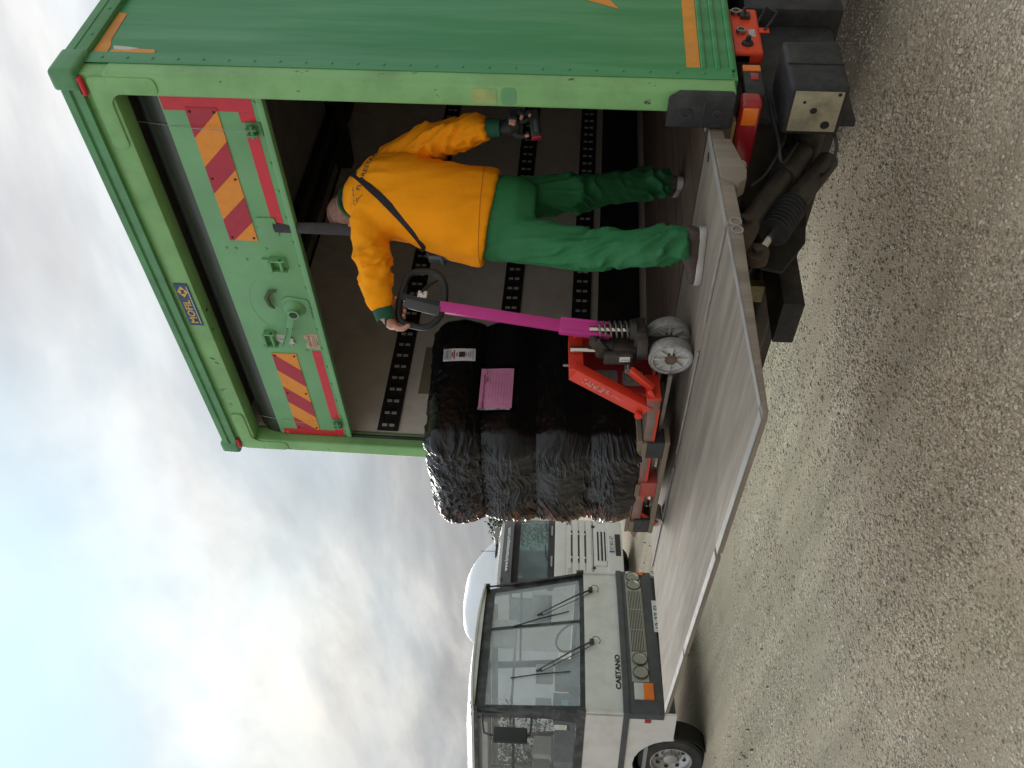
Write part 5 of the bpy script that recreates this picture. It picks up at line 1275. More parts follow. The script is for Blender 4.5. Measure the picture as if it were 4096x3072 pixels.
# short hair round the back of the head
hm = MB(); hm.sphere(hc + HM @ V3(0, -0.006, -0.004), (0.0815, 0.094, 0.102), 26, 18, HM)
keepf = []
for f in hm.f:
    c = sum((hm.v[i] for i in f), Vector()) / len(f); l = HM.inverted() @ (c - hc)
    if l.y < 0.03 and l.z < 0.045 and l.z > -0.075: keepf.append(f)
hm.f = keepf; hm.mi = [0] * len(keepf)
hm.build('hair', mat('cropped_hair', (0.27, 0.145, 0.11), 0.9, var=0.3, vs=60, bump=0.3, bs=260), PE, smooth=60)

# ---- sweatshirt
sh = MB()
hemn = (G_['waist'] - G_['hem']).normalized()
oval(sh, [(G_['hem'], 0.212, 0.150), (G_['hem'] + hemn * 0.03, 0.214, 0.152), (G_['waist'], 0.200, 0.145), (G_['mid'], 0.190, 0.138), (G_['chest'], 0.192, 0.135), (G_['upper'], 0.186, 0.118), (G_['upper'].lerp(G_['neck'], 0.55), 0.120, 0.095), (G_['neck'] + V3(0.004, 0, -0.006), 0.078, 0.074), (G_['neck'] + V3(-0.010, 0.004, 0.014), 0.066, 0.064)], RGT, 36)
limb(sh, [(G_['Lsh'] + V3(0.006, 0.02, -0.022), 0.092), (G_['Lsh'].lerp(G_['Lel'], 0.45) + V3(0, 0, -0.008), 0.080), (G_['Lel'], 0.068), (G_['Lfo'], 0.058), (G_['Lwr'] + V3(0.012, 0.022, 0.01), 0.050)], 20)
limb(sh, [(G_['Rsh'] + V3(-0.01, -0.02, -0.02), 0.086), (G_['Rsh'].lerp(G_['Rel'], 0.5), 0.070), (G_['Rel'], 0.070), (G_['Rel'].lerp(G_['Rfo'], 0.5), 0.064), (G_['Rfo'], 0.055), (G_['Rwr'] + V3(-0.002, 0.002, 0.032), 0.050)], 20)
sm_ = fuse(sh, 0.0075, 10, 0.55)
P, Nn = coords(sm_), normals(sm_)
P = folds(P, Nn, [(G_['Lsh'], G_['Lel'], 0.016, 16, 1.0, 0.9, 0.07), (G_['Lel'], G_['Lwr'], 0.015, 22, 1.2, 0.15, 0.06), (G_['Rsh'], G_['Rel'], 0.022, 15, 1.6, 0.9, 0.07), (G_['Rel'], G_['Rwr'], 0.024, 17, 1.5, 0.45, 0.06),
                  (G_['hem'], G_['mid'], 0.007, 5, 2.2, 0.3, 0.18), (G_['mid'], G_['upper'], 0.006, 4, 2.6, 0.8, 0.17)])
# drapes hanging from the left armpit and the hem
q = P @ np.array([[0.9, 0.3, 0.2], [-0.4, 0.9, 0.1], [0.1, 0.45, 1.0]]).T
P = P + Nn * (0.014 * (ridge(np.c_[q[:, 0] * 9, q[:, 1] * 9, q[:, 2] * 2.2], 2) - 0.45) * np.clip((P[:, 2] - 1.98) * 9, 0, 1))[:, None]
shirt = put('sweatshirt', sm_, SHIRT, PE, P)
SHB = BVHTree.FromPolygons([tuple(p) for p in P], [tuple(f.vertices) for f in sm_.polygons])
# stitched hem, ribbed collar and cuffs
hp = []
for i in range(90):
    a = 2 * math.pi * i / 90; h_ = SHB.ray_cast(G_['hem'] + V3(0, 0, 0.034), RGT * math.cos(a) + FACE * math.sin(a))[0]
    if h_ is not None: hp.append(h_ + (h_ - G_['hem'] - V3(0, 0, 0.034)).normalized() * 0.0004)
MB().tube(hp, 0.0016, 5, closed=True).build('hem_stitching', mat('stitch_orange', (0.50, 0.14, 0.004), 0.9), PE, smooth=60)
cb_, cc_ = G_['neck'] + V3(-0.004, 0.002, 0.002), (G_['head'] - G_['neck']).normalized()
cl_n = (cc_ * 0.9 + V3(0, 0, 0.35)).normalized()
mb = MB(); oval(mb, [(cb_, 0.080, 0.078), (cb_ + cl_n * 0.014, 0.077, 0.075), (cb_ + cl_n * 0.030, 0.070, 0.068), (cb_ + cl_n * 0.034, 0.064, 0.062), (cb_ + cl_n * 0.01, 0.058, 0.056)], RGT, 36); mb.build('collar', RIB, PE, smooth=60)
for a, b, r in ((G_['Lwr'] + V3(0.014, 0.026, 0.011), G_['Lwr'] + V3(-0.012, -0.014, -0.008), 0.041), (V3(-0.346, 0.225, 2.052), V3(-0.340, 0.222, 1.992), 0.039)):
    d = (b - a); k = 9; mb = MB()
    pts, rr = [], []
    for i in range(k):
        t = i / (k - 1); pts.append(a + d * t); rr.append(r * (1.04 - 0.10 * t + (0.02 if i % 2 else 0)))
    mb.tube([a] + pts + [b], [r * 0.7] + rr + [r * 0.72], 28); mb.build('cuff', RIB, PE, smooth=70)

# ---- trousers
tr = MB()
oval(tr, [(G_['hem'] + V3(0, 0, 0.05), 0.175, 0.125), (G_['hem'] + V3(0, 0, -0.02), 0.185, 0.135), (G_['hem'] + V3(-0.002, 0.0, -0.11), 0.185, 0.138), (G_['hem'] + V3(-0.004, 0.0, -0.19), 0.150, 0.11)], RGT, 36)
limb(tr, [(G_['Rhip'] + V3(0, 0, -0.05), 0.098), (G_['Rhip'].lerp(G_['Rknee'], 0.5), 0.086), (G_['Rknee'], 0.076), (G_['Rcalf'], 0.070), (G_['Rcalf'].lerp(G_['Rank'], 0.6), 0.065), (G_['Rank'] + V3(-0.004, 0.008, -0.012), 0.060)], 22)
limb(tr, [(G_['Lhip'] + V3(0, 0, -0.05), 0.104), (G_['Lhip'].lerp(G_['Lknee'], 0.5), 0.090), (G_['Lknee'], 0.076), (G_['Lcalf'], 0.070), (G_['Lcalf'].lerp(G_['Lank'], 0.6), 0.066), (G_['Lank'] + V3(-0.006, -0.004, -0.016), 0.064)], 22)
tm = fuse(tr, 0.0078, 8, 0.55)
P, Nn = coords(tm), normals(tm)
P = folds(P, Nn, [(G_['Rhip'], G_['Rknee'], 0.022, 9, 1.8, 0.95, 0.09), (G_['Rknee'], G_['Rcalf'], 0.024, 12, 1.8, 0.1, 0.08), (G_['Rcalf'], G_['Rank'], 0.030, 12, 1.2, 0.7, 0.08),
                  (G_['Lhip'], G_['Lknee'], 0.022, 7, 2.0, 0.9, 0.10), (G_['Lknee'], G_['Lcalf'], 0.022, 11, 1.6, 0.2, 0.08), (G_['Lcalf'], G_['Lank'], 0.030, 12, 1.3, 0.55, 0.08)])
put('trousers', tm, TROU, PE, P)

# ---- shoes
def shoe(ank, heel, toe, zf):
    """ank: ankle, heel/toe: ground points"""
    heel, toe = Vector(heel), Vector(toe); d = (toe - heel).normalized(); n_ = Vector((0, -0.03, 1)).normalized() if zf else Vector((0, 0, 1)); l = n_.cross(d)
    L = (toe - heel).length
    def outline(k, inset=0.0):
        # half width along the length 0..1
        prof = [(0.0, 0.0), (0.02, 0.018), (0.08, 0.030), (0.25, 0.034), (0.45, 0.036), (0.65, 0.046), (0.8, 0.047), (0.92, 0.036), (0.985, 0.018), (1.0, 0.0)]
        up_ = [heel + d * (t * L) + l * max(0.0, w - inset) for t, w in prof]; lo_ = [heel + d * (t * L) - l * max(0.0, w * 0.92 - inset) for t, w in prof[1:-1]][::-1]
        return [p + n_ * k for p in up_ + lo_]
    so = MB()
    rings = [outline(0.0, 0.003), outline(0.006, 0.0), outline(0.022, 0.0), outline(0.027, 0.003)]
    m = len(rings[0])
    so.add([p for r in rings for p in r], [tuple(range(m - 1, -1, -1)), tuple(3 * m + i for i in range(m))] + [(k * m + i, k * m + (i + 1) % m, (k + 1) * m + (i + 1) % m, (k + 1) * m + i) for k in range(3) for i in range(m)])
    so_o = so.build('shoe_sole', SOLE, PE, smooth=50)
    up = MB()
    a0 = heel + d * 0.07 * L
    oval(up, [(heel + d * 0.03 * L + n_ * 0.045, 0.026, 0.030), (heel + d * 0.14 * L + n_ * 0.052, 0.036, 0.045), (heel + d * 0.32 * L + n_ * 0.058, 0.040, 0.052), (heel + d * 0.52 * L + n_ * 0.046, 0.043, 0.038), (heel + d * 0.72 * L + n_ * 0.036, 0.046, 0.026), (heel + d * 0.90 * L + n_ * 0.032, 0.036, 0.020), (heel + d * 0.985 * L + n_ * 0.028, 0.014, 0.010)], l, 24)
    me = fuse(up, 0.006, 6); put('shoe_upper', me, SHOE, PE, coords(me))
    sk = MB(); sk.tube([ank + V3(0, 0, 0.03), heel + d * 0.20 * L + n_ * 0.085, heel + d * 0.22 * L + n_ * 0.06], [0.046, 0.042, 0.040], 18); sk.build('sock', SOCK, PE, smooth=60)
shoe(G_['Lank'], V3(-0.392, -0.292, pz(-0.292) + 0.001), V3(-0.640, -0.352, pz(-0.352) + 0.001), 1)
shoe(G_['Rank'], V3(-0.742, 0.418, FLO + 0.003), V3(-0.930, 0.600, FLO + 0.003), 0)

# ---- half-finger glove on the right hand
gl = MB()
gl.tube([V3(-0.341, 0.2225, 2.000), V3(-0.340, 0.223, 1.988), V3(-0.335, 0.226, 1.955), V3(-0.327, 0.238, 1.922), V3(-0.325, 0.240, 1.914)], [0.029, 0.031, 0.0405, 0.034, 0.026], 16, sx=0.76)
for i, k in enumerate(RF):
    lim = k[2].lerp(k[3], 0.15 if i != 4 else 0.30)
    limb(gl, [(k[0], 0.0145), (k[1], 0.0135), (k[2], 0.0122), (lim, 0.0115)], 12)
gm = fuse(gl, 0.004, 2); put('glove', gm, GLOVE, PE, coords(gm))

# ---- print on the back of the sweatshirt
PRT = mat('shirt_print', (0.035, 0.085, 0.055), 0.8, var=0.2)
def on_shirt(vs_, fs, name, m, off=0.0022):
    pts = []
    for p in vs_:
        h, nn, _, _ = SHB.ray_cast(p - CF * 0.6, CF)
        pts.append((h - CF * off) if h is not None else p)
    mb = MB(); mb.add(pts, fs); return mb.build(name, m, PE)
def shirt_text(body, w, h, c, xdir, ydir):
    vs_, fs = text_poly(body, w, h, 0.01)
    on_shirt([Vector(c) + xdir * v.x + ydir * v.y for v in vs_], fs, 'back_print', PRT)
tx = (CR * 0.94 - CU * 0.34).normalized(); ty = (CU * 0.94 + CR * 0.34).normalized()
shirt_text('FLORESTAR', 0.185, 0.020, V3(-0.565, 0.172, 2.578), tx, ty)
sq = MB()
sq.tube([V3(-0.650, 0.040, 2.612) + CR * a + CU * b for a, b in ((0.0, 0.0), (0.012, 0.008), (0.022, 0.002), (0.016, -0.006), (0.03, -0.010), (0.044, 0.006), (0.052, 0.014), (0.066, 0.008), (0.072, 0.016), (0.085, 0.012))], 0.0016, 4)
sq.tube([V3(-0.650, 0.040, 2.612) + CR * a + CU * b for a, b in ((0.004, -0.004), (0.016, -0.012), (0.030, -0.018), (0.040, -0.030), (0.046, -0.034))], 0.0014, 4)
on_shirt(sq.v, sq.f, 'back_emblem', PRT, 0.0015)

# ---- shoulder bag: strap round the body and a pouch on the left hip
BAG = thing('shoulder_bag', (-0.75, -0.11, 2.2), 'small black pouch on a black strap slung across the orange sweatshirt', 'bag')
top_, bot_ = V3(-0.600, 0.160, 2.622), V3(-0.668, -0.170, 2.285)
cen = G_['mid'].lerp(G_['chest'], 0.6)
e1 = ((top_ - bot_)).normalized(); nrm = e1.cross(FACE).normalized(); e2 = nrm.cross(e1)
cen = cen - nrm * (cen - (top_ + bot_) / 2).dot(nrm)
ring = []
for i in range(72):
    a = 2 * math.pi * i / 72; d = e1 * math.cos(a) + e2 * math.sin(a)
    h, nn, _, dist = SHB.ray_cast(cen, d)
    dist = min(dist if h is not None else 0.2, 0.30)
    ring.append(cen + d * (dist + 0.004))
for _ in range(3): ring = [(ring[i - 1] + ring[i] * 2 + ring[(i + 1) % 72]) / 4 + (ring[i] - cen).normalized() * 0.0006 for i in range(72)]
mb = MB(); vs_ = []
for p in ring:
    o_ = (p - cen).normalized()
    vs_ += [p - nrm * 0.016, p + nrm * 0.016, p + nrm * 0.016 + o_ * 0.0025, p - nrm * 0.016 + o_ * 0.0025]
fs = []
for i in range(72):
    a, b = i * 4, ((i + 1) % 72) * 4
    for j in range(4): fs.append((a + j, a + (j + 1) % 4, b + (j + 1) % 4, b + j))
mb.add(vs_, fs); mb.build('strap', mat('strap_black', (0.020, 0.017, 0.022), 0.75, var=0.2, vs=30, bump=0.3, bs=300), BAG, smooth=50)
bm_ = Mx(RGT, FACE, (0, 0, 1), (-0.752, -0.112, 2.228))
mb = MB(); mb.box((-0.030, -0.055, -0.062), (0.022, 0.055, 0.062), bm_); mb.build('pouch', GLOVE, BAG, smooth=50, bevel=0.012, seg=3)
mb = MB(); mb.box((-0.040, -0.045, -0.012), (-0.028, 0.045, 0.004), bm_); mb.box((-0.037, -0.050, -0.056), (-0.029, -0.01, 0.05), bm_); mb.build('pouch_flap', mat('bag_shine', (0.05, 0.05, 0.055), 0.35, var=0.2), BAG, smooth=50, bevel=0.003)

# ---- barcode scanner in the right hand
s0, s1 = V3(-0.293, 0.284, 1.858), V3(-0.371, 0.192, 1.838)
SCN = thing('barcode_scanner', (s0 + s1) / 2, "black handheld scanner with red rim held in the worker's gloved right hand", 'scanner')
mb = MB(); mb.bar(s0, s1 + (s0 - s1) * 0.06, 0.055, 0.044, (0, 0, 1)); mb.build('scanner_body', mat('scanner_black', (0.020, 0.022, 0.022), 0.38, var=0.2), SCN, smooth=50, bevel=0.010, seg=3)
mb = MB(); mb.bar(s1 + (s0 - s1) * 0.07, s1 + (s0 - s1) * 0.02, 0.052, 0.042, (0, 0, 1)); mb.build('red_rim', mat('scanner_red', (0.55, 0.02, 0.05), 0.4), SCN, smooth=50, bevel=0.004)
mb = MB(); mb.tube([s0 + (s1 - s0) * 0.25 + V3(0, 0, 0.015), V3(-0.318, 0.238, 1.905), V3(-0.322, 0.232, 1.945)], [0.016, 0.014, 0.012], 12); mb.build('scanner_grip', MATS['scanner_black'], SCN, smooth=60)
mb = MB(); mb.bar(s0.lerp(s1, 0.2) - CF * 0.024, s0.lerp(s1, 0.8) - CF * 0.026, 0.006, 0.016, (0, 0, 1)); mb.build('scanner_panel', mat('scanner_grey', (0.06, 0.065, 0.065), 0.45), SCN, smooth=50, bevel=0.002)
# =================================================================== white minibus parked behind the platform
BM_ = yard(-7.505, 0.373)
BUS = thing('minibus', BM_, 'old white minibus with split windscreen, twin wipers and black mirror parked on the gravel', 'bus', local=True)
BW, BL = 2.06, 6.6
WHT = mat('bus_white', (0.66, 0.635, 0.60), 0.38, var=0.05, vs=2.5, dirt=(0.46, 0.41, 0.35), dirt_amt=0.6, dirt_scale=3.2, chips=(0.30, 0.24, 0.19), chip_t=0.735, chip_s=16)
WHTR = mat('bus_roof_white', (0.58, 0.57, 0.54), 0.5, var=0.08, vs=3, dirt=(0.30, 0.28, 0.25), dirt_amt=0.5, dirt_scale=3.5)
BTRIM = mat('bus_trim_black', (0.022, 0.021, 0.022), 0.5, var=0.3, vs=10, dirt=(0.28, 0.27, 0.26), dirt_amt=0.35, dirt_scale=7)
BBUMP = mat('bus_bumper', (0.065, 0.066, 0.072), 0.6, var=0.12, vs=6, dirt=(0.12, 0.115, 0.11), dirt_amt=0.4)
BSILV = mat('bus_grille_panel', (0.36, 0.34, 0.29), 0.4, 0.3, var=0.06)
WSG = glass('bus_windscreen', (0.93, 0.95, 0.95), 1.0, 0.02, 0.24, (0.66, 0.68, 0.70))
SDG = glass('bus_side_glass', (0.88, 0.90, 0.90), 1.0, 0.02, 0.06, (0.6, 0.58, 0.54))
BIN = mat('bus_interior', (0.66, 0.64, 0.61), 0.7, var=0.08)
BSEAT = mat('bus_seat_grey', (0.27, 0.265, 0.27), 0.85, var=0.15, vs=12)
HEADC = mat('bus_headrest', (0.62, 0.60, 0.56), 0.8, var=0.08)
def fy(x, z=0.0):                      # plan curve and rake of the front
    return 0.055 * abs(2 * x / BW - 1) ** 3.5 + (0.018 * max(0, z - 0.93))
def front(x0, x1, z0, z1, dy, name, m, th=0.03, nx=24, nz_=4, parent=BUS, bev=0.0):
    mb = MB(); mb.grid(nx, nz_, lambda u, v: (x0 + (x1 - x0) * u, fy(x0 + (x1 - x0) * u, z0 + (z1 - z0) * v) + dy, z0 + (z1 - z0) * v), (0, th, 0))
    return mb.build(name, m, parent, smooth=40, bevel=bev)
front(0.0, BW, 0.925, 1.318, 0.0, 'front_panel', WHT)
bump = front(-0.012, BW + 0.012, 0.505, 0.925, -0.035, 'bumper', BBUMP, 0.08, bev=0.008)
front(-0.014, BW + 0.014, 0.862, 0.93, -0.048, 'bumper_band', BBUMP, 0.03, parent=bump, bev=0.01)
front(0.05, BW - 0.05, 0.38, 0.505, 0.02, 'front_valance', BTRIM, 0.03)
lp = front(0.36, 1.99, 0.640, 0.822, -0.043, 'lamp_panel', BSILV, 0.012, parent=BUS)
# lamps
LENS = glass('lamp_glass', (0.9, 0.9, 0.88), 1.2, 0.08, 0.06)
LREF = mat('lamp_reflector', (0.72, 0.70, 0.64), 0.18, 0.9, var=0.1, vs=40)
for x in (0.475, 0.655, 1.80, 1.945):
    y = fy(x) - 0.046
    hl = MB().lathe([(0.083, 0.0), (0.083, 0.010), (0.074, 0.012), (0.072, 0.0), (0.05, -0.02), (0.0, -0.03)], (x, y, 0.725), (0, -1, 0), 28, cap0=False).build('headlamp', LREF, BUS, smooth=40)
    MB().lathe([(0.074, 0.010), (0.055, 0.018), (0.03, 0.022), (0.0, 0.023)], (x, y, 0.725), (0, -1, 0), 28, cap0=False).build('lens', LENS, hl, smooth=60)
    MB().lathe([(0.083, -0.002), (0.086, 0.010), (0.076, 0.014), (0.074, -0.002)], (x, y, 0.725), (0, -1, 0), 28, closed=True).build('bezel', BTRIM, hl, smooth=40)
# grille: recess and bars
gr = front(0.765, 1.69, 0.652, 0.812, -0.0465, 'grille', mat('grille_dark', (0.012, 0.012, 0.012), 0.7), 0.004, parent=BUS)
for i in range(9):
    z = 0.660 + i * 0.0182
    front(0.765, 1.69, z - 0.0045, z + 0.0045, -0.054, 'grille_bar', BSILV, 0.008, 16, 1, parent=gr)
for x in (1.07, 1.38): MB().box((x - 0.004, fy(x) - 0.056, 0.652), (x + 0.004, fy(x) - 0.048, 0.812)).build('grille_stay', BSILV, gr)
# direction lamps at the corners
for x0, x1 in ((0.15, 0.345), (1.995, BW - 0.005)):
    ind = front(x0, x1, 0.600, 0.705, -0.052, 'indicator', LAMB, 0.02, 6, 2, parent=BUS, bev=0.004)
    front(x0, x1, 0.7055, 0.806, -0.052, 'clear_lens', LCLR, 0.02, 6, 2, parent=ind, bev=0.004)
# plate and name
NPW = mat('plate_white', (0.62, 0.62, 0.60), 0.5, var=0.05)
pl_ = MB().box((1.06, fy(1.3) - 0.046, 0.428), (1.54, fy(1.3) - 0.038, 0.533)).build('number_plate', NPW, BUS, bevel=0.002)
lettering('plate_lettering', '12-37-FL', 0.38, 0.072, REAR(1.30, fy(1.3) - 0.0475, 0.480), mat('plate_black', (0.015, 0.015, 0.017), 0.5), pl_, bold=0.01)
lettering('name_lettering', 'CAETANO', 0.455, 0.056, REAR(0.515, fy(0.3) - 0.006, 0.966), MATS['plate_black'], BUS, bold=0.035, bend=lambda p: Vector((p.x, fy(p.x, p.z) - 0.004, p.z)))
# windscreen, frame, wipers
def ws(x, z):                          # windscreen surface
    t = (z - 1.318) / (2.42 - 1.318)
    return Vector((x + (BW / 2 - x) / (BW / 2) * 0.115 * t, 0.035 + 0.07 * abs(2 * x / BW - 1) ** 3 + 0.19 * t, z))
def wsgrid(x0, x1, z0, z1, name, m, off=0.0, th=0.006, parent=BUS, nx=14, nz_=6):
    mb = MB(); mb.grid(nx, nz_, lambda u, v: ws(x0 + (x1 - x0) * u, z0 + (z1 - z0) * v) + Vector((0, off, 0)), (0, th, 0)); return mb.build(name, m, parent, smooth=40)
wsgrid(0.10, 1.235, 1.372, 2.395, 'windscreen', WSG); wsgrid(1.265, 1.97, 1.372, 2.395, 'windscreen', WSG)
wsgrid(-0.005, BW + 0.005, 1.315, 1.374, 'windscreen_rubber', BTRIM, -0.008, 0.03)
wsgrid(1.233, 1.267, 1.37, 2.40, 'windscreen_divider', BTRIM, -0.008, 0.03, nx=2)
wsgrid(0.0, 0.102, 1.37, 2.40, 'windscreen_pillar', BTRIM, -0.006, 0.07, nx=4); wsgrid(1.968, BW, 1.37, 2.40, 'windscreen_pillar', BTRIM, -0.006, 0.07, nx=4)
wsgrid(0.0, BW, 2.394, 2.535, 'windscreen_header', BTRIM, -0.010, 0.06)
for x in (0.12, 1.93): MB().sphere(ws(x, 2.53) + Vector((0, -0.01, 0.012)), (0.02, 0.02, 0.02), 10, 8).build('roof_marker', LCLR, BUS, smooth=60)
mb = MB(); mb.grid(1, 1, lambda u, v: ws(0.115 + 0.065 * u, 1.50 + 0.07 * v) + Vector((0, 0.008, 0)), (0, 0.001, 0)); mb.build('tax_disc', mat('sticker_blue', (0.25, 0.52, 0.58), 0.5), BUS)
for px_, ex, b1_, b2_ in ((1.70, (1.39, 1.835), (1.25, 2.14), (1.41, 1.495)), (0.89, (0.53, 1.82), (0.45, 2.13), (0.52, 1.476))):
    piv = Vector((px_, fy(px_, 1.25) - 0.01, 1.245)); el = ws(*ex) + Vector((0, -0.05, 0))
    wp = MB(); wp.tube([piv + Vector((0.0, -0.02, 0)), piv.lerp(el, 0.3) + Vector((0, -0.03, 0)), el], [0.012, 0.010, 0.006], 6); wp.tube([piv + Vector((-0.05, -0.02, -0.01)), el + Vector((-0.035, 0, -0.02))], 0.005, 6)
    wo = wp.build('wiper', BTRIM, BUS, smooth=60)
    bl = MB(); bl.tube([ws(b1_[0] + (b2_[0] - b1_[0]) * t, b1_[1] + (b2_[1] - b1_[1]) * t) + Vector((0, -0.014 - 0.03 * math.sin(math.pi * t) ** 2 * 0.4, 0)) for t in [i / 10 for i in range(11)]], 0.008, 6); bl.bar(el + Vector((0, 0, -0.03)), el + Vector((0, 0.03, 0.03)), 0.02, 0.02); bl.build('wiper_blade', BTRIM, wo, smooth=60)
    MB().box((px_ - 0.02, fy(px_, 1.25) - 0.05, 1.215), (px_ + 0.03, fy(px_, 1.25) + 0.01, 1.265)).build('wiper_pivot', BTRIM, wo, bevel=0.005)
    MB().tube([piv + Vector((0.02, -0.03, 0)), piv + Vector((0.05, -0.05, -0.03)), piv + Vector((0.045, -0.05, -0.075)), piv + Vector((0.015, -0.03, -0.10)), piv + Vector((-0.01, 0.0, -0.085))], 0.0045, 6).build('washer_hose', BTRIM, wo, smooth=60)
# sides with wheel arches
ARCH = [(0.86, 0.355), (4.6, 0.355)]
def sx_(z): return 0.115 * max(0.0, (z - 1.318) / 1.1)
def side_poly():
    pts = [(0.04, 0.375), (0.86 - 0.415, 0.375)]
    for i in range(13):
        a = math.pi - math.pi * i / 12; pts.append((0.86 + 0.415 * math.cos(a), 0.36 + 0.415 * math.sin(a)))
    pts += [(0.86 + 0.415, 0.375), (4.6 - 0.415, 0.375)]
    for i in range(13):
        a = math.pi - math.pi * i / 12; pts.append((4.6 + 0.415 * math.cos(a), 0.36 + 0.415 * math.sin(a)))
    pts += [(4.6 + 0.415, 0.375), (BL, 0.45), (BL, 1.36), (1.6, 1.36), (0.6, 1.345), (0.04, 1.318)]
    return pts
for s in (0, 1):
    x = 0.0 if s == 0 else BW
    SM = Mx((0, 1, 0), (0, 0, 1), (1, 0, 0), (x, 0, 0))
    MB().prism(side_poly(), SM, 0.0 if s == 0 else -0.03, 0.03 if s == 0 else 0.0).build('side_panel', WHT, BUS, smooth=30)
    o_ = -1 if s == 0 else 1
    MB().box((x + o_ * 0.014, 0.03, 0.862), (x, BL, 0.925)).build('side_moulding', BBUMP, BUS, bevel=0.004)
    MB().box((x + o_ * 0.008, 0.115, 0.635), (x - o_ * 0.002, 0.165, 0.70)).build('side_reflector', LRED, BUS, bevel=0.003)
    XX = lambda z, off=0.0: x - o_ * (sx_(z)) + o_ * off
    def sgrid(y0, y1, z0, z1, name, m, off=0.0, th=0.012, parent=BUS, slope=0.0):
        mb = MB(); mb.grid(4, 4, lambda u, v: (XX(z0 + (z1 - z0) * v, off), y0 + (y1 - y0) * u + 0.16 * (z0 + (z1 - z0) * v - 1.33) * (1 - u) * slope, z0 + (z1 - z0) * v + slope * 0.03 * (1 - v) * u), (-o_ * th, 0, 0)); return mb.build(name, m, parent, smooth=40)
    wins = [(0.22, 1.62), (1.72, 3.1), (3.2, 4.55), (4.65, 6.3)]
    for k, (a, b) in enumerate(wins):
        sgrid(a, b, 1.405, 2.465, 'side_window', SDG, -0.012, 0.005, slope=1.0 if k == 0 else 0)
    sgrid(0.02, BL, 1.318, 1.408, 'window_rubber', BTRIM, 0.004, 0.03); sgrid(0.20, BL, 2.462, 2.53, 'window_rubber', BTRIM, 0.004, 0.03)
    sgrid(0.06, 0.235, 1.36, 2.50, 'side_pillar', BTRIM, 0.004, 0.03, slope=1.0)
    for y in (1.62, 3.10, 4.55, 6.30): sgrid(y, y + 0.10 if y < 6 else BL, 1.36, 2.50, 'side_pillar', BTRIM, 0.003, 0.03)
    sgrid(0.25, 1.62, 2.06, 2.085, 'window_slider', BTRIM, 0.0, 0.02)
    # wheels
    for yc, zc_ in ARCH:
        xc = x - o_ * 0.145
        mb = MB(); mb.lathe([(0.22, -0.10), (0.33, -0.10), (0.355, -0.075), (0.358, 0.075), (0.33, 0.10), (0.22, 0.10)], (xc, yc, 0.353), (o_, 0, 0), 44, closed=True)
        wl_ = mb.build('wheel', TYRE, BUS, smooth=30)
        mb = MB(); mb.lathe([(0.222, 0.095), (0.228, 0.105), (0.215, 0.105), (0.205, 0.06), (0.17, 0.045), (0.13, 0.02), (0.085, 0.03), (0.075, 0.075), (0.05, 0.085), (0.0, 0.085)], (xc, yc, 0.353), (o_, 0, 0), 40, cap0=False)
        mb.build('rim', mat('steel_rim', (0.42, 0.41, 0.40), 0.4, 0.6, var=0.1), wl_, smooth=40)
        mb = MB()
        for k in range(8):
            a = k * math.pi / 4 + 0.2
            mb.lathe([(0.022, 0.0), (0.022, 0.004), (0.0, 0.004)], (xc + o_ * 0.047, yc + 0.155 * math.cos(a), 0.353 + 0.155 * math.sin(a)), (o_, 0, 0), 12)
        mb.build('rim_slots', MATS['grille_dark'], wl_, kind='stuff')
        mb = MB()
        for k in range(6):
            a = k * math.pi / 3; mb.lathe([(0.012, 0.0), (0.012, 0.022), (0.0, 0.022)], (xc + o_ * 0.028, yc + 0.105 * math.cos(a), 0.353 + 0.105 * math.sin(a)), (o_, 0, 0), 6)
        mb.build('wheel_nuts', STEEL, wl_, kind='stuff')
        MB().lathe([(0.412, -0.12), (0.412, 0.10), (0.405, 0.10), (0.405, -0.12)], (xc, yc, 0.36), (o_, 0, 0), 28, closed=True).build('wheel_well', MATS['grille_dark'], BUS, smooth=40)
# door mirror on a bent arm
mr = MB().tube([(0.02, 0.20, 2.40), (-0.10, 0.17, 2.39), (-0.24, 0.14, 2.36), (-0.265, 0.14, 2.30), (-0.265, 0.14, 1.93), (-0.24, 0.14, 1.89), (-0.10, 0.16, 1.88), (0.0, 0.18, 1.88)], 0.011, 8).build('mirror_arm', BTRIM, BUS, smooth=60)
MB().box((-0.355, 0.105, 1.915), (-0.175, 0.15, 2.27)).build('mirror_head', mat('mirror_black', (0.020, 0.021, 0.023), 0.5), mr, smooth=50, bevel=0.022, seg=3)
# roof and rear
mb = MB()
def roof(u, v):
    x = BW * u; y = 0.20 + (BL - 0.22) * v
    e = abs(2 * u - 1)
    xx = x + (BW / 2 - x) / (BW / 2) * 0.118
    return (xx, y - 0.03 * (1 - e), 2.525 + 0.125 * (1 - e ** 3.2) * min(1, 0.35 + v * 6))
mb.grid(28, 14, roof, (0, 0, -0.02)); mb.build('roof', WHTR, BUS, smooth=50)
mb = MB(); mb.grid(24, 3, lambda u, v: (BW * u + (BW / 2 - BW * u) / (BW / 2) * 0.116, 0.205 + 0.05 * abs(2 * u - 1) ** 3 + 0.01 * v - 0.028 * (1 - abs(2 * u - 1)), 2.50 + (0.03 + 0.045 * (1 - abs(2 * u - 1) ** 3.2)) * v), (0, 0.03, 0)); mb.build('roof_front', WHTR, BUS, smooth=50)
MB().box((0.0, BL - 0.04, 0.45), (BW, BL, 1.36)).build('rear_panel', WHT, BUS)
MB().box((0.12, BL - 0.03, 1.40), (BW - 0.12, BL - 0.02, 2.42)).build('rear_window', SDG, BUS)
for x in (0.02, BW - 0.12): MB().box((x, BL - 0.05, 1.36), (x + 0.10, BL, 2.53)).build('rear_pillar', WHT, BUS)
MB().box((0.10, BL - 0.05, 2.42), (BW - 0.10, BL, 2.53)).build('rear_header', WHT, BUS)
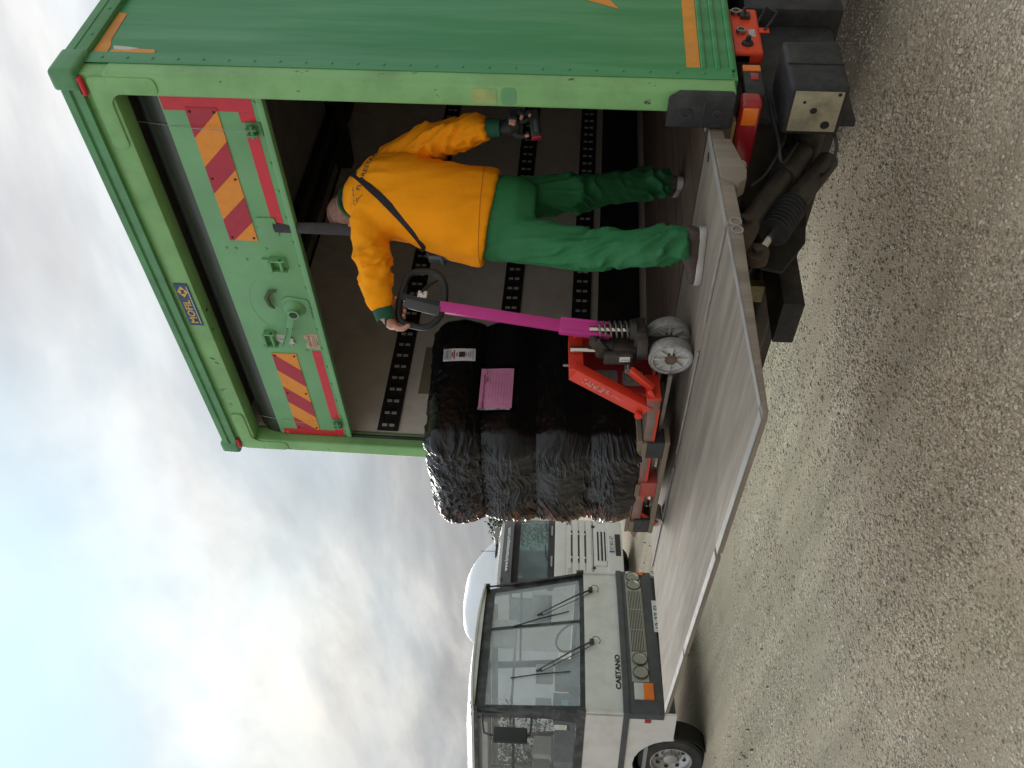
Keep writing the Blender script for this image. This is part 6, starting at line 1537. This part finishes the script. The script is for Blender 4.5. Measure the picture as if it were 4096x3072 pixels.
# inside
MB().box((0.04, 0.15, 0.62), (BW - 0.04, BL - 0.05, 0.66)).build('floor', mat('bus_floor', (0.30, 0.29, 0.28), 0.8), BUS)
mb = MB(); mb.prism([(0.08, 1.10), (0.08, 1.34), (0.30, 1.36), (0.50, 1.30), (0.55, 1.10)], Mx((0, 1, 0), (0, 0, 1), (1, 0, 0), (0, 0, 0)), 0.10, BW - 0.10); mb.build('dashboard', BSEAT, BUS, smooth=40, bevel=0.015)
MB().tube([(1.52 + 0.21 * math.cos(a), 0.62 + 0.10 * math.sin(a), 1.44 + 0.185 * math.sin(a)) for a in [i * math.pi / 12 for i in range(24)]], 0.014, 8, closed=True).build('steering_wheel', BTRIM, BUS, smooth=60)
def seat(x, y, hr_=True):
    st = MB(); st.box((x - 0.22, y, 0.95), (x + 0.22, y + 0.45, 1.07)); st.box((x - 0.22, y + 0.40, 1.0), (x + 0.22, y + 0.52, 1.62)); st.box((x - 0.15, y + 0.10, 0.66), (x + 0.15, y + 0.40, 0.96))
    so = st.build('seat', BSEAT, BUS, smooth=50, bevel=0.03, seg=2)
    if hr_: MB().box((x - 0.13, y + 0.41, 1.64), (x + 0.13, y + 0.50, 1.86)).build('headrest', HEADC, so, smooth=50, bevel=0.025, seg=2)
seat(1.52, 0.85); seat(0.5, 0.9)
for r in range(5):
    for x in (0.32, 0.80, 1.72): seat(x, 1.75 + r * 0.88)
MB().box((0.16, 0.5, 2.36), (0.55, BL - 0.2, 2.42)).build('luggage_rack', BIN, BUS); MB().box((BW - 0.55, 0.5, 2.36), (BW - 0.16, BL - 0.2, 2.42)).build('luggage_rack', BIN, BUS)
MB().box((0.14, 0.30, 2.478), (BW - 0.14, BL - 0.1, 2.495)).build('headlining', BIN, BUS)
for x, y in ((0.95, 1.4), (0.95, 2.4)): MB().cyl((x, y, 0.66), (x, y, 2.48), 0.015, n=10).build('grab_pole', STEEL, BUS, smooth=40)
MB().cyl((0.16, 0.75, 2.12), (BW - 0.16, 0.75, 2.12), 0.014, n=8).build('grab_rail', STEEL, BUS, smooth=40)
MB().box((1.0, 0.255, 2.10), (1.42, 0.28, 2.38)).build('sun_blind', BIN, BUS, bevel=0.01)
mb = MB(); mb.box((0.3, 0.1, 0.40), (BW - 0.3, BL - 0.3, 0.60)); mb.build('underbody', MATS['grille_dark'], BUS)
for yc, zc_ in ARCH: MB().cyl((0.2, yc, 0.353), (BW - 0.2, yc, 0.353), 0.05, n=10).build('axle', MATS['grille_dark'], BUS, smooth=40)
# =================================================================== white tractor lorry further back
LM = yard(-14.14, 5.97)
LOR = thing('lorry', LM, 'white lorry cab with dark sun visor, wind deflector dome and slatted grille behind the minibus', 'lorry', local=True)
LW = mat('lorry_white', (0.66, 0.65, 0.60), 0.35, var=0.04, vs=2, dirt=(0.48, 0.45, 0.38), dirt_amt=0.4, dirt_scale=2.5)
LDOME = mat('deflector_white', (0.72, 0.72, 0.72), 0.4, var=0.04, vs=2)
LBLK = mat('lorry_black', (0.022, 0.021, 0.022), 0.55, var=0.2)
LVIS = mat('visor_smoke', (0.065, 0.055, 0.055), 0.35, var=0.12)
LGL = glass('lorry_windscreen', (0.72, 0.82, 0.79), 1.3, 0.02, 0.16, (0.42, 0.50, 0.49))
HW = 1.02; XC = -0.06
def ly(x, z):
    e = min(1.0, abs(x - XC) / HW)
    return 0.20 * e ** 5 + (0.10 * max(0, z - 1.55))
def lf(x0, x1, z0, z1, dy, name, m, th=0.05, nx=20, nz_=4, parent=LOR, bev=0.0):
    mb = MB(); mb.grid(nx, nz_, lambda u, v: (x0 + (x1 - x0) * u, ly(x0 + (x1 - x0) * u, z0 + (z1 - z0) * v) + dy, z0 + (z1 - z0) * v), (0, th, 0)); return mb.build(name, m, parent, smooth=40, bevel=bev)
XA, XB = XC - HW, XC + HW
bp = lf(XA - 0.02, XB + 0.02, 0.255, 0.56, -0.05, 'bumper', LW, 0.12, bev=0.015)
lf(-0.33, 0.30, 0.295, 0.40, -0.054, 'tow_recess', LBLK, 0.02, parent=bp)
npx = MB().box((-0.25, -0.068, 0.425), (0.25, -0.056, 0.525)).build('number_plate', NPW, LOR, bevel=0.002)
MB().box((-0.249, -0.0695, 0.427), (-0.205, -0.067, 0.523)).build('plate_band', mat('plate_blue', (0.02, 0.06, 0.25), 0.5), npx)
lettering('plate_lettering', '07-BO-37', 0.40, 0.072, REAR(0.02, -0.0695, 0.475), MATS['plate_black'], npx, bold=0.012)
lf(XA, XB, 0.56, 0.83, 0.0, 'lower_front', LW)
lg = lf(-0.58, 0.50, 0.565, 0.815, -0.030, 'lower_grille', LW, 0.04, bev=0.02)
for z0 in (0.735, 0.66, 0.60):
    lf(-0.46, 0.38, z0 - 0.012, z0 + 0.022, -0.034, 'grille_slot', LBLK, 0.005, parent=lg)
    lf(-0.48, 0.40, z0 - 0.042, z0 - 0.012, -0.052, 'grille_slat', LW, 0.03, parent=lg, bev=0.004)
lf(XA + 0.05, XB - 0.05, 0.82, 0.845, 0.004, 'shadow_gap', LBLK, 0.03)
MB().box((-0.66, -0.002, 0.80), (-0.60, 0.03, 0.85)).build('vent', LBLK, LOR); MB().box((0.54, -0.002, 0.80), (0.60, 0.03, 0.86)).build('vent', LBLK, LOR)
gp = lf(XA, XB, 0.845, 1.375, 0.0, 'grille_panel', LW)
for z0, z1 in ((1.27, 1.375), (1.13, 1.25), (1.0, 1.11), (0.87, 0.98)):
    lf(XA + 0.02, XB - 0.02, z0, z1 - 0.006, -0.022, 'grille_slat', LW, 0.03, parent=gp, bev=0.006)
for z0 in (1.253, 1.115, 0.985):
    sl_ = lf(-0.52, 0.40, z0, z0 + 0.028, -0.0245, 'grille_slot', LBLK, 0.01, parent=gp)
    for x in (-0.40, 0.28): MB().prism([(-0.03, 0.03), (0.0, -0.01), (0.03, 0.03)], REAR(x, -0.012, z0), 0.0, 0.024).build('slot_stay', LW, gp)
lettering('model_lettering', 'CF', 0.16, 0.095, REAR(0.60, ly(0.6, 1.3) - 0.026, 1.322), mat('badge_grey', (0.16, 0.155, 0.15), 0.4, 0.5), LOR, bold=0.04)
lettering('maker_lettering', 'DAF', 0.27, 0.085, REAR(-0.70, ly(-0.7, 1.3) - 0.026, 1.30), mat('badge_chrome', (0.5, 0.5, 0.48), 0.25, 0.8), LOR, bold=0.01)
lf(XA, XB, 1.378, 1.60, -0.006, 'bonnet_panel', LW, bev=0.006)
lf(XA, XB, 1.60, 1.73, 0.006, 'scuttle', LBLK)
for x in (-0.5, 0.38): MB().box((x - 0.14, ly(x, 1.65) - 0.024, 1.640), (x + 0.14, ly(x, 1.65) + 0.01, 1.675)).build('grab_handle', mat('handle_grey', (0.32, 0.31, 0.30), 0.5), LOR, smooth=40, bevel=0.008)
lf(XA + 0.06, XB - 0.06, 1.73, 2.43, 0.03, 'windscreen', LGL, 0.006)
for a, b in ((XA, XA + 0.07), (XB - 0.07, XB)): lf(a, b, 1.72, 2.62, 0.012, 'screen_pillar', LW, 0.06, 4)
for x, ex in ((-0.62, (-0.02)), (0.22, 0.72)):
    MB().tube([(x, ly(x, 1.7) - 0.02, 1.69), ((x + ex) / 2, ly(x, 1.78) - 0.03, 1.775), (ex, ly(ex, 1.8) + 0.0, 1.79)], 0.011, 6).build('wiper', LBLK, LOR, smooth=60)
lf(XA + 0.02, XB - 0.02, 2.30, 2.44, 0.025, 'sun_band', LBLK, 0.004)
vz = MB(); vz.grid(20, 3, lambda u, v: (XA - 0.02 + (XB - XA + 0.04) * u, ly(XA + (XB - XA) * u, 2.5) - 0.20 + 0.10 * v, 2.43 + 0.20 * v), (0, 0.01, 0)); vis = vz.build('sun_visor', LVIS, LOR, smooth=40)
lettering('visor_lettering', 'www.britanniaexport.com', 1.24, 0.105, Mx((1, 0, 0), (0, 0.447, 0.894), (0, -0.894, 0.447), (-0.27, ly(-0.27, 2.5) - 0.158, 2.524)), mat('lettering_white', (0.75, 0.75, 0.75), 0.5), vis, bold=0.012)
lf(XA, XB, 2.43, 2.70, 0.03, 'roof_front', LW, 0.06)
mb = MB(); mb.grid(16, 10, lambda u, v: (XA + (XB - XA) * u, 0.14 + 0.2 * abs(2 * u - 1) ** 5 + 2.0 * v, 2.70 + 0.10 * (1 - abs(2 * u - 1) ** 3) * min(1, v * 5)), (0, 0, -0.04)); mb.build('roof', LW, LOR, smooth=50)
for s, x in ((-1, XA), (1, XB)):
    MB().box((x - 0.02 if s > 0 else x - 0.02, 0.20, 0.50), (x + 0.02, 1.9, 1.62)).build('cab_side', LW, LOR, bevel=0.006)
    MB().box((x - 0.01, 0.32, 1.68), (x + 0.01, 1.1, 2.45)).build('side_window', LGL, LOR)
    MB().box((x - 0.02, 1.1, 1.62), (x + 0.02, 1.9, 2.70)).build('cab_side', LW, LOR); MB().box((x - 0.02, 0.22, 2.45), (x + 0.02, 1.1, 2.70)).build('cab_side', LW, LOR); MB().box((x - 0.02, 0.22, 1.62), (x + 0.02, 0.32, 2.45)).build('cab_side', LW, LOR)
    ma = MB().tube([(x, 0.25, 2.45), (x + s * 0.16, 0.12, 2.46), (x + s * 0.20, 0.10, 2.40), (x + s * 0.20, 0.10, 1.75), (x + s * 0.1, 0.2, 1.72)], 0.018, 8).build('mirror_arm', LW, LOR, smooth=60)
    MB().box((x + s * 0.08, 0.02, 1.98), (x + s * 0.31, 0.14, 2.38)).build('mirror_head', LW, ma, smooth=50, bevel=0.035, seg=3)
    hl = MB().box((XC + s * 0.86 - 0.10, ly(XC + s * 0.86, 0.7) - 0.035, 0.66), (XC + s * 0.86 + 0.10, 0.2, 0.79)).build('headlamp', LREF, LOR, smooth=40, bevel=0.012)
    MB().box((XC + s * 0.82 - 0.09, ly(XC + s * 0.82, 0.4) - 0.065, 0.36), (XC + s * 0.82 + 0.09, 0.1, 0.46)).build('fog_lamp', mat('fog_lens', (0.22, 0.22, 0.22), 0.2, var=0.2), LOR, smooth=40, bevel=0.008)
    MB().box((XC + s * 0.92 - 0.05, 0.02, 2.645), (XC + s * 0.92 + 0.05, 0.10, 2.69)).build('marker_lamp', LCLR, LOR, bevel=0.006)
# wind deflector dome
mb = MB()
def dome(u, v):
    x = XC + (u - 0.5) * 2 * (0.96)
    e = abs(2 * u - 1)
    h = 0.72 * math.sin(math.pi / 2 * min(1.0, v * 1.25)) ** 0.75 * (1 - 0.55 * e ** 4)
    return (x * (1 - 0.05 * v), 0.42 + 1.45 * v + 0.20 * e ** 3, 2.72 + h)
mb.grid(28, 20, dome, (0, 0.03, -0.03)); mb.build('wind_deflector', LDOME, LOR, smooth=60)
for x in (0.42, 0.58):
    hn = MB().lathe([(0.075, 0.0), (0.065, 0.03), (0.04, 0.10), (0.028, 0.30), (0.035, 0.55), (0.0, 0.56)], (x, 0.22, 2.80), (0, 1, 0), 18).build('air_horn', STEEL, LOR, smooth=50)
MB().tube([(0.20, 0.45, 2.74), (0.18, 0.45, 3.10)], 0.006, 5).build('aerial', LBLK, LOR)
MB().box((0.0, 0.35, 2.72), (0.30, 0.45, 2.80)).build('roof_lamp_bar', LBLK, LOR)
# cab inside, chassis, wheels
MB().box((XA + 0.05, 1.86, 0.6), (XB - 0.05, 1.9, 2.69)).build('cab_back', mat('cab_lining', (0.34, 0.35, 0.34), 0.8), LOR)
MB().box((XA + 0.05, 0.25, 1.45), (XB - 0.05, 0.75, 1.66)).build('dashboard', LBLK, LOR, bevel=0.03)
for x in (-0.58, 0.46):
    st = MB(); st.box((x - 0.25, 0.95, 1.3), (x + 0.25, 1.45, 1.5)); st.box((x - 0.25, 1.40, 1.45), (x + 0.25, 1.55, 2.25)); st.build('seat', BSEAT, LOR, smooth=50, bevel=0.04)
for s in (-1, 1): MB().box((XC + s * 0.42 - 0.05, 0.5, 0.62), (XC + s * 0.42 + 0.05, 6.2, 0.92)).build('chassis_rail', LBLK, LOR)
MB().box((XA + 0.15, 0.25, 0.42), (XB - 0.15, 1.85, 0.80)).build('engine_tunnel', LBLK, LOR)
for y, xs in ((1.25, (-0.95, 0.83)), (4.9, (-0.98, -0.65, 0.53, 0.86))):
    MB().cyl((-0.9, y, 0.5), (0.8, y, 0.5), 0.07, n=10).build('axle', LBLK, LOR, smooth=40)
    for x in xs:
        mb = wheel_mesh(0.50, 0.29, 0.29, 'w'); mb.lathe([(0.28, -0.05), (0.24, 0.04), (0.10, 0.06), (0.09, 0.12), (0, 0.12)], (0, 0, 0), (1, 0, 0), 24); mb.v = [p + Vector((x, y, 0.497)) for p in mb.v]; mb.build('wheel', TYRE, LOR, smooth=40)

# =================================================================== trees and a house at the back of the yard
LEAFS = [mat('leaf_dark', (0.045, 0.085, 0.028), 0.75, var=0.35, vs=3), mat('leaf_olive', (0.075, 0.105, 0.038), 0.75, var=0.35, vs=3)]
BARK = mat('bark', (0.10, 0.075, 0.055), 0.9, var=0.3, bump=0.4, bs=30)
def tree(x, y, h, rx, label, seed, m):
    rs = random.Random(seed); z0 = gz(x, y) * max(0, 1 - max(0, math.hypot(x + 3, y) - 40) / 200) - 0.05
    T = thing('broadleaf_tree', (x, y, z0), label, 'tree', local=True, group='trees behind the parked vehicles')
    tk = MB(); tk.tube([(0, 0, 0), (0.08, 0.03, h * 0.25), (0.0, 0.1, h * 0.5), (0.1, 0.0, h * 0.78)], [h * 0.035, h * 0.028, h * 0.02, h * 0.008], 10)
    tips = []
    for k in range(14):
        a = k * 2.4; zz = h * (0.32 + 0.035 * k); L = rx * (1.0 - 0.03 * k)
        e = Vector((math.cos(a) * L * 0.75, math.sin(a) * L * 0.75, zz + h * 0.16)); tk.tube([(0.05, 0.04, zz), tuple(e * 0.5 + Vector((0, 0, zz * 0.5 + 0.1))), tuple(e)], [h * 0.012, h * 0.008, h * 0.003], 6); tips.append(e)
    tk.build('trunk', BARK, T, smooth=60)
    cr = MB(); cl_ = tips + [Vector((rs.gauss(0, rx * 0.42), rs.gauss(0, rx * 0.42), h * rs.uniform(0.45, 1.0))) for _ in range(26)]
    for c in cl_:
        rr = rx * rs.uniform(0.22, 0.42)
        for _ in range(70):
            d = Vector((rs.gauss(0, 1), rs.gauss(0, 1), rs.gauss(0, 0.8))); d = d.normalized() * rr * rs.random() ** 0.45
            p = c + d; s_ = h * rs.uniform(0.012, 0.024); a = Vector((rs.gauss(0, 1), rs.gauss(0, 1), rs.gauss(0, 1))).normalized(); b = a.cross(Vector((rs.random(), rs.random(), rs.random() + 0.1))).normalized()
            cr.add([p - a * s_, p + b * s_ * 0.55, p + a * s_, p - b * s_ * 0.55], [(0, 1, 2, 3)])
    cr.build('crown', m, T)
tree(-22.4, 11.6, 3.55, 1.2, 'small dark green tree rising behind the right edge of the lorry cab', 3, LEAFS[0])
tree(-31.0, 6.5, 3.6, 1.8, 'round olive green tree standing far behind the minibus', 5, LEAFS[1])
tree(-27.0, -2.5, 2.9, 1.5, 'broad green tree beside the white house beyond the minibus', 8, LEAFS[0])
HS = thing('house', yard(-30.0, 0.5), 'low white house with a red tiled roof far behind the minibus', 'house', local=True)
hw_ = mat('house_render', (0.68, 0.66, 0.62), 0.85, var=0.06); hr_m = mat('house_tiles', (0.36, 0.12, 0.07), 0.85, var=0.2, vs=8, bump=0.4, bs=14)
MB().box((-4.5, 0, -0.2), (4.5, 6, 3.0)).build('wall', hw_, HS)
MB().prism([(-5.0, 2.95), (5.0, 2.95), (0, 4.6)], Mx((1, 0, 0), (0, 0, 1), (0, -1, 0), (0, 0, 0)), -6.4, 0.4).build('roof', hr_m, HS)
for x in (-3.2, -0.6, 2.6):
    wi_ = MB().box((x - 0.55, -0.06, 1.0), (x + 0.55, 0.02, 2.2)).build('window', mat('house_frame', (0.3, 0.3, 0.3), 0.6), HS)
    MB().box((x - 0.46, -0.075, 1.09), (x + 0.46, -0.05, 2.11)).build('pane', mat('house_pane', (0.04, 0.05, 0.06), 0.1), wi_)
MB().box((0.6, -0.06, 0), (1.5, 0.02, 2.1)).build('door', mat('house_door', (0.20, 0.08, 0.05), 0.6), HS)
